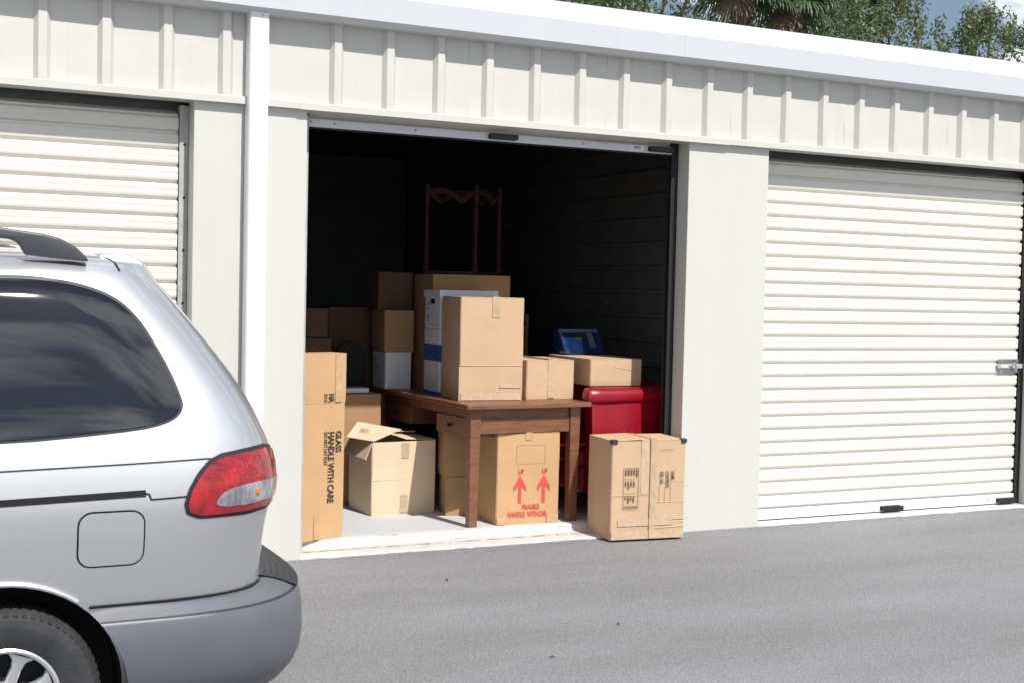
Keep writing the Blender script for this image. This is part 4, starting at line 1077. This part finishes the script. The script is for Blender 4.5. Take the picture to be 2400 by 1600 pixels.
# tail lamps
TL = [(-1.350, 0.872), (-1.355, 0.897), (-1.342, 0.942), (-1.312, 0.992), (-1.275, 1.030), (-1.236, 1.046), (-1.14, 1.056), (-1.03, 1.060), (-0.93, 1.045), (-0.80, 1.02), (-0.74, 0.98), (-0.735, 0.91), (-0.80, 0.872), (-0.95, 0.862), (-1.15, 0.857), (-1.315, 0.858)]
rowfill(grow(TL, 0.012), 0.003, 'lamp_seal', 'seal', mirror=True, cols=40)
tls = rowfill(TL, 0.0085, 'tail_lamp', 'redlens', mirror=True, cols=40)
CL = chaikin([(-1.272, 0.884), (-1.242, 0.930), (-1.19, 0.948), (-1.08, 0.955), (-0.96, 0.956), (-0.82, 0.95), (-0.80, 0.915), (-0.86, 0.890), (-1.00, 0.884), (-1.15, 0.880)], 2)
for tl, sd in zip(tls, (-1, 1)):
    zz = [p_[1] for p_ in CL]
    R_ = []
    for j in range(16):
        z = min(zz) + 1e-4 + (max(zz) - min(zz) - 2e-4) * (0.5 - 0.5 * math.cos(math.pi * j / 15)); us = []
        for i in range(len(CL)):
            a, b2 = CL[i], CL[(i + 1) % len(CL)]
            if (a[1] - z) * (b2[1] - z) < 0: us.append(a[0] + (b2[0] - a[0]) * (z - a[1]) / (b2[1] - a[1]))
        R_.append((min(us), max(us), z))
    mb = MB(); mb.grid(lambda i, j: S(R_[j][0] + (R_[j][1] - R_[j][0]) * i / 29, R_[j][2], 0.0105, sd), 30, 16)
    o = mb.build('clear_lens', 'clearlens', tl, smooth=60, fix=False)
    if sd < 0: o.data.flip_normals()
    mb = MB(); c0 = S(-1.105, 0.922, 0.012, sd); mb.lathe([(0.0, -0.004), (0.009, -0.003), (0.013, 0.0)], 10, 'y', c0); mb.build('bulb', simple('amber', (0.5, 0.2, 0.05), 0.2), tl)
# hatch gap, wiper, hatch glass
strip([(-1.13, 1.60), (-1.04, 1.47), (-0.96, 1.33), (-0.90, 1.20), (-0.87, 1.08)], 0.010, 'panel_gap', 'gap', 0.002)
HG = [(-0.98, 1.50), (-0.93, 1.55), (0.05, 1.56), (0.15, 1.14), (-0.74, 1.16), (-0.80, 1.20)]
rowfill(HG, 0.005, 'window', 'glass', mirror=True, cols=60)
mb = MB(); mb.tube([S(-0.66, 1.275, 0.012), S(-0.64, 1.26, 0.03), S(-0.62, 1.235, 0.034), S(-0.60, 1.215, 0.022), S(-0.50, 1.21, 0.02)], 0.010, 8); cpart(mb, 'wiper', 'black', smooth=40)
strip([(-1.526, 1.652), (-1.532, 1.670), (-1.542, 1.690), (-1.556, 1.699)], 0.008, 'panel_gap', 'gap', 0.002)
# roof end spoiler
mb = MB(); mb.prism_y([(-1.60, 1.680), (-1.575, 1.712), (-1.51, 1.716), (-1.455, 1.703), (-1.424, 1.682), (-1.426, 1.660), (-1.47, 1.65), (-1.60, 1.655)], YC - 0.58, YC + 0.58); cpart(mb, 'spoiler', 'paint', bevel=0.012, segs=3, smooth=50)
strip([(-1.655, 0.573), (-1.40, 0.574), (-1.15, 0.576), (-0.98, 0.577), (-0.90, 0.577), (-0.6, 0.577)], 0.009, 'panel_gap', 'gap', 0.004)
# bumper
BW = [(.155, .80), (.17, .84), (.2, .885), (.25, .93), (.3, .962), (.36, .985), (.42, .998), (.48, 1.003), (.528, .994), (.534, .984), (.566, .955), (.572, .938), (.58, .90)]
BX = [(.155, -.93), (.17, -.885), (.2, -.842), (.25, -.812), (.3, -.798), (.36, -.794), (.45, -.800), (.50, -.808), (.528, -.815), (.534, -.826), (.556, -.86), (.572, -.905), (.58, -.98)]
def bl(z, off=0.0):
    xr = itp(z, BX) + off; w = itp(z, BW) + off; xs_ = ARX + math.sqrt(max(ARR ** 2 - (z - ARZ) ** 2, 0)) + 0.003
    th = np.linspace(0, math.pi / 2, 34); lr, nr = 0.8, 3.4
    x = xr - lr + lr * np.sin(th) ** (2 / nr); h = w * np.cos(th) ** (2 / nr)
    st = [(xs_ + (x[0] - xs_) * k / 5, w) if xs_ < x[0] else (xs_ + 0 * k, w) for k in range(5)]
    half = st + list(zip(x, h))
    half = [(max(a, xs_), b2) for a, b2 in half]
    return [(a, YC - b2, z) for a, b2 in half] + [(a, YC + b2, z) for a, b2 in half[:-1]][::-1]
bz = [.155, .162, .17, .185, .2, .225, .25, .275, .3, .33, .36, .40, .45, .49, .515, .528, .531, .534, .55, .566, .572, .58]
B_ = [bl(z) for z in bz]
mb = MB(); mb.grid(lambda i, j: B_[j][i], len(B_[0]), len(bz)); bump = cpart(mb, 'bumper', 'bumper', smooth=50)
for sd in (-1, 1):
    G_ = [bl(zz, 0.0012) for zz in (0.5285, 0.5335)]; k0 = 2; k1 = 30
    idx = list(range(k0, k1)) if sd < 0 else [len(G_[0]) - 1 - k for k in range(k0, k1)]
    mb = MB(); mb.grid(lambda i, j: G_[j][idx[i]], len(idx), 2); cpart(mb, 'bumper_crease', 'pad')  # dark strip laid along the crease of the bumper
# ribbed step pad on the bumper's top
ths = np.linspace(0.97, math.pi / 2, 24)
def padpt(i, j, rows=13):
    th = ths[i] if i < 24 else ths[47 - i - 1]; sg = -1 if i < 24 else 1
    v = j / (rows - 1); z = .576 + (.530 - .576) * v ** 1.5; xr = -.955 + (.955 - .812) * v; w = 0.985
    return (xr - .8 + .8 * math.sin(th) ** (2 / 3.4), YC + sg * w * max(math.cos(th), 0) ** (2 / 3.4), z + 0.006 + 0.0018 * (j % 2))
mb = MB(); mb.grid(padpt, 47, 13); cpart(mb, 'step_pad', 'pad')
# lip round the rear wheel arch
for sd in (-1, 1):
    pth = []
    for k in range(30):
        q = math.radians(-8 + (172 + 8) * k / 29) if True else 0
        x, z = ARX + (ARR + 0.007) * math.cos(q), ARZ + (ARR + 0.007) * math.sin(q)
        if z < 0.575 and x > ARX: continue
        pp_ = S(x, max(z, 0.23), 0.004, sd); pth.append((pp_[0], pp_[1], z))
    mb = MB(); mb.tube(pth, 0.008, 8); cpart(mb, 'arch_lip', 'paint', smooth=60)
# roof rails
RL = [(-1.913, 1.783), (-1.783, 1.767), (-1.730, 1.755), (-1.676, 1.727), (-1.642, 1.693), (-1.636, 1.680), (-1.72, 1.686), (-1.833, 1.696), (-1.845, 1.715), (-1.858, 1.736), (-1.881, 1.746), (-1.913, 1.748), (-3.25, 1.752), (-3.30, 1.735), (-3.33, 1.69), (-3.62, 1.68), (-3.55, 1.74), (-3.42, 1.782), (-2.6, 1.79)]
for sd in (-1, 1):
    mb = MB(); y0 = YC + sd * 0.745; y1 = YC + sd * 0.70
    mb.prism_y(RL, min(y0, y1), max(y0, y1)); cpart(mb, 'roof_rail', 'rail', bevel=0.008, segs=3, smooth=50)
mb = MB(); mb.tube([(-2.2, YC - 0.70, 1.77), (-2.2, YC + 0.70, 1.77)], 0.014, 8); cpart(mb, 'roof_bar', 'rail')
# wheels
WR = 0.292
def wheel(x, sd):
    yo = YC + sd * 0.95; yi = YC + sd * 0.735
    w_ = MB(); hw = 0.105; rc = 0.163
    prof = [(rc, -hw * 0.80), (rc + 0.02, -hw * 0.92), (WR * 0.80, -hw * 1.04), (WR * 0.86, -hw * 1.05), (WR * 0.875, -hw * 1.03), (WR * 0.89, -hw * 1.035), (WR * 0.94, -hw * 0.98), (WR * 0.985, -hw * 0.82), (WR, -hw * 0.62), (WR, hw * 0.62), (WR * 0.985, hw * 0.82), (WR * 0.9, hw * 1.03), (rc, hw * 0.8)]
    root = bpy.data.objects.new('wheel', None); COL.objects.link(root); root.parent = car; root.location = (x + 3.4, sd * (0.95 - hw), WR)
    root.rotation_euler = (0, 0, 0 if sd < 0 else math.pi)
    ty = w_.lathe(prof, 72, 'y').build('tyre', 'tyre', root, smooth=40)
    lug = MB()
    for k in range(64):
        q = 2 * math.pi * k / 64; c, s_ = math.cos(q), math.sin(q)
        def pt(r, a, y): return (r * math.cos(q + a), y, r * math.sin(q + a))
        a0 = 0.034
        lug.hexa([pt(WR * 0.93, -a0, -hw * 1.0), pt(WR * 0.93, a0 * 0.6, -hw * 1.0), pt(WR * 0.998, a0 * 0.6, -hw * 0.62), pt(WR * 0.998, -a0, -hw * 0.62), pt(WR * 0.95, -a0, -hw * 1.02), pt(WR * 0.95, a0 * 0.6, -hw * 1.02), pt(WR * 1.008, a0 * 0.6, -hw * 0.66), pt(WR * 1.008, -a0, -hw * 0.66)])
    lo = lug.build('tread', 'tyre', root); lo['kind'] = 'stuff'
    rim = MB(); rim.lathe([(rc * 1.03, -hw * 0.80), (rc * 1.045, -hw * 0.86), (rc * 1.0, -hw * 0.90), (rc * 0.95, -hw * 0.86), (rc * 0.93, -hw * 0.70), (rc * 0.90, -hw * 0.2), (rc * 0.9, hw * 0.8)], 64, 'y')
    rim.lathe([(0.0, -hw * 0.78), (0.03, -hw * 0.78), (0.036, -hw * 0.72), (0.055, -hw * 0.70), (0.058, -hw * 0.5)], 40, 'y')
    n = 7
    for k in range(n):
        q = 2 * math.pi * (k + 0.37) / n
        def pt(r, a, y): return (r * math.cos(q + a), y, r * math.sin(q + a))
        rows = [(0.045, 0.42, -hw * 0.68), (0.075, 0.22, -hw * 0.72), (0.105, 0.15, -hw * 0.74), (0.132, 0.17, -hw * 0.76), (0.152, 0.27, -hw * 0.80)]
        rim.grid(lambda i, j: [pt(rows[j][0], -rows[j][1], rows[j][2] + 0.03), pt(rows[j][0], -rows[j][1], rows[j][2] + 0.004), pt(rows[j][0], -rows[j][1] * 0.75, rows[j][2]), pt(rows[j][0], rows[j][1] * 0.75, rows[j][2]), pt(rows[j][0], rows[j][1], rows[j][2] + 0.004), pt(rows[j][0], rows[j][1], rows[j][2] + 0.03)][i], 6, 5)
    rim.build('rim', 'rim', root, smooth=50)
    bk = MB(); bk.lathe([(0.0, -hw * 0.15), (rc * 0.9, -hw * 0.15)], 40, 'y'); bk.build('spoke_backing', 'gap', root)  # plain dark disc set in as shaded background behind the spokes
for x in (-1.905, -4.93):
    for sd in (-1, 1): wheel(x, sd)

# ------------------------------------------------------------------ trees behind the building
def leaf_cloud(centers, per, spread, size, rng, droop=0.0):
    """many small leaf quads around clump centres"""
    n = len(centers) * per
    c = np.repeat(centers, per, 0) + rng.normal(0, 1, (n, 3)) * spread
    a = rng.normal(0, 1, (n, 3)); a /= np.linalg.norm(a, axis=1)[:, None]
    b = rng.normal(0, 1, (n, 3)); b -= a * (a * b).sum(1)[:, None]; b /= np.linalg.norm(b, axis=1)[:, None]
    s = size * rng.uniform(0.6, 1.35, (n, 1))
    v = np.stack([c - a * s, c + b * s * 0.42, c + a * s, c - b * s * 0.42], 1).reshape(-1, 3)
    return v
def leaves_obj(v, name, mat, parent):
    n = len(v) // 4
    me = bpy.data.meshes.new(name); me.vertices.add(len(v)); me.vertices.foreach_set('co', v.astype(np.float32).ravel())
    me.loops.add(4 * n); me.loops.foreach_set('vertex_index', np.arange(4 * n, dtype=np.int32))
    me.polygons.add(n); me.polygons.foreach_set('loop_start', np.arange(0, 4 * n, 4, dtype=np.int32)); me.polygons.foreach_set('loop_total', np.full(n, 4, np.int32))
    me.materials.append(M[mat]); me.update(); me.validate()
    o = bpy.data.objects.new(name, me); COL.objects.link(o); o.parent = parent; return o
def oak(label, x, y, top, rad, seed, mat='leaf', shoots=30, nclump=170, per=70, hgt=None):
    rng = np.random.default_rng(seed)
    t = thing('oak_tree', label, 'tree', (x, y, -0.01), 0, 'oak trees behind the building')
    hgt = hgt or rad * 1.1; zc = top - hgt
    mb = MB(); mb.tube([(0, 0, 0), (0.1, 0.05, zc * 0.5), (0.05, 0, zc)], [0.28, 0.22, 0.17], 10); tr = mb.build('trunk', 'bark', t, smooth=40)
    cl = []
    lm = MB()
    for k in range(16):
        q = rng.uniform(0, 6.28); el = rng.uniform(0.1, 1.4); r = rng.uniform(0.6, 0.95)
        e = Vector((rad * r * math.cos(q) * math.cos(el), rad * r * math.sin(q) * math.cos(el), zc + hgt * r * math.sin(el)))
        m_ = e * 0.5 + Vector((0, 0, zc * 0.42)) + Vector(rng.normal(0, 0.15, 3))
        lm.tube([(0, 0, zc * 0.85), m_, e], [0.10, 0.06, 0.015], 6)
    lm.build('limb', 'bark', t, smooth=40)
    for k in range(nclump):
        d = rng.normal(0, 1, 3); d /= np.linalg.norm(d); d[2] = abs(d[2]) * 1.0 - 0.25
        r = rng.uniform(0.55, 1.0) ** 0.5
        cl.append((rad * r * d[0], rad * r * d[1], zc + hgt * r * d[2]))
    cl = np.array(cl)
    V_ = [leaf_cloud(cl, per, np.array([0.30, 0.30, 0.24]), 0.062, rng)]
    # leafy shoots standing out of the crown
    st = MB()
    for k in range(shoots):
        q = rng.uniform(0, 6.28); r = rng.uniform(0, 0.95); bx, by = rad * r * math.cos(q), rad * r * math.sin(q)
        bz_ = zc + hgt * math.sqrt(max(1 - r * r, 0.02)) * 0.86; L = rng.uniform(0.35, 1.0); tx, ty_ = rng.normal(0, 0.16, 2)
        a = np.array([bx, by, bz_]); e = a + np.array([tx, ty_, L]) 
        st.tube([a, (a + e) / 2 + rng.normal(0, 0.02, 3), e], [0.010, 0.007, 0.003], 4)
        pts = a + (e - a) * np.linspace(0.0, 1.0, 14)[:, None]
        V_.append(leaf_cloud(pts, 5, np.array([0.075, 0.075, 0.05]), 0.058, rng))
    st.build('twigs', 'bark', t)['kind'] = 'stuff'
    leaves_obj(np.concatenate(V_), 'crown', mat, t)['kind'] = 'stuff'
oak('dark green oak crown rising over the roof at the left end of the tree line', 11.2, 19.5, 12.2, 3.4, 1, nclump=190, per=75, hgt=6.0)
oak('green oak crown just left of the palms above the roof', 15.3, 21.5, 12.5, 3.0, 2, nclump=160, per=70, hgt=5.6)
oak('olive green oak with leafy shoots just right of the palms', 18.0, 18.2, 8.7, 2.0, 3, 'leaf2', 60, 85, 55, 2.4)
oak('tall-shooted oak right of the middle of the tree line', 20.6, 18.6, 9.5, 1.75, 4, 'leaf2', 80, 72, 55, 2.6)
oak('small oak crown at the far right edge above the roof', 25.2, 19.4, 9.2, 1.7, 5, 'leaf2', 60, 60, 50, 2.4)

def palm(label, x, y, hz, seed, nf=34):
    rng = np.random.default_rng(seed)
    t = thing('palm_tree', label, 'tree', (x, y, -0.01), 0, 'cabbage palms behind the building')
    mb = MB(); mb.tube([(0, 0, 0), (0.04, 0.03, hz * 0.5), (0, 0, hz)], [0.20, 0.17, 0.19], 14); mb.build('trunk', 'boots', t, smooth=40)
    bt = MB()
    for k in range(150):
        q = k * 2.399; z = hz - 2.2 + 2.2 * k / 150; c, s_ = math.cos(q), math.sin(q); r0 = 0.17; r1 = 0.30 + rng.uniform(-0.03, 0.05); w = 0.045
        bt.hexa([(c * r0 - s_ * w, s_ * r0 + c * w, z), (c * r0 + s_ * w, s_ * r0 - c * w, z), (c * r1 + s_ * w * .6, s_ * r1 - c * w * .6, z + 0.22), (c * r1 - s_ * w * .6, s_ * r1 + c * w * .6, z + 0.22), (c * r0 - s_ * w, s_ * r0 + c * w, z + 0.05), (c * r0 + s_ * w, s_ * r0 - c * w, z + 0.05), (c * r1 + s_ * w * .6, s_ * r1 - c * w * .6, z + 0.25), (c * r1 - s_ * w * .6, s_ * r1 + c * w * .6, z + 0.25)])
    bo = bt.build('leaf_boots', 'boots', t); bo['kind'] = 'stuff'
    for k in range(nf):
        q = k * 2.399 + rng.uniform(-.2, .2); f_ = k / nf
        el = math.radians(80 - 118 * f_ + rng.uniform(-8, 8)); L = rng.uniform(0.6, 0.9)
        d = Vector((math.cos(q) * math.cos(el), math.sin(q) * math.cos(el), math.sin(el)))
        base = Vector((0, 0, hz + 0.1)); tip = base + d * L; sd_ = d.cross(Vector((0, 0, 1))).normalized(); up = sd_.cross(d)
        mb = MB(); mb.tube([base, base + d * L * 0.5 + Vector((0, 0, 0.03)), tip], [0.022, 0.016, 0.010], 5)
        nb = 26
        for j in range(nb):
            a = math.radians(-105 + 210 * j / (nb - 1)); dd = (d * math.cos(a) + sd_ * math.sin(a)).normalized(); Lb = rng.uniform(0.55, 0.8) * (1.0 - 0.25 * abs(a) / 1.9)
            wv = dd.cross(up).normalized() * 0.024
            p1_ = tip + dd * Lb * 0.55 + Vector((0, 0, -0.05)); p2_ = tip + dd * Lb * 0.85 + Vector((0, 0, -0.13 - rng.uniform(0, .10))); p3_ = p2_ + dd * 0.05 + Vector((0, 0, -0.14))
            o_ = len(mb.v); mb.v += [tuple(tip + wv * .4), tuple(tip - wv * .4), tuple(p1_ + wv), tuple(p1_ - wv), tuple(p2_ + wv * .7), tuple(p2_ - wv * .7), tuple(p3_)]
            mb.f += [(o_, o_ + 1, o_ + 3, o_ + 2), (o_ + 2, o_ + 3, o_ + 5, o_ + 4), (o_ + 4, o_ + 5, o_ + 6)]; mb.mi += [0] * 3
        mb.build('frond', 'deadfrond' if f_ > 0.965 else 'frond', t, fix=False)
palm('left one of two cabbage palms behind the roof, its trunk above the eave', 15.15, 16.8, 8.5, 11)
palm('right one of two cabbage palms behind the roof, the lower one', 16.52, 16.85, 8.35, 12)

# ------------------------------------------------------------------ dry leaves on the asphalt
for k, (x, y, lb, s) in enumerate([(1.003, -1.97, 'small dark dry leaf on the asphalt right of the middle', 0.016), (0.425, -2.364, 'small dark dry leaf on the asphalt near the bottom edge', 0.017), (0.598, -0.791, 'tiny dry leaf on the asphalt before the open unit', 0.018)]):
    mb = MB(); mb.add([(-s, 0, 0.001), (-s * 0.3, -s * 0.4, 0.006), (s, 0, 0.002), (s * 0.2, s * 0.45, 0.008), (0, 0, 0.010)], [(0, 1, 4), (1, 2, 4), (2, 3, 4), (3, 0, 4)])
    o = mb.build('dry_leaf', 'debris'); o.location = (x, y, 0.002); o.rotation_euler = (0, 0, 0.4 - k); tag(o, lb, 'leaf', 'dry leaves on the asphalt')
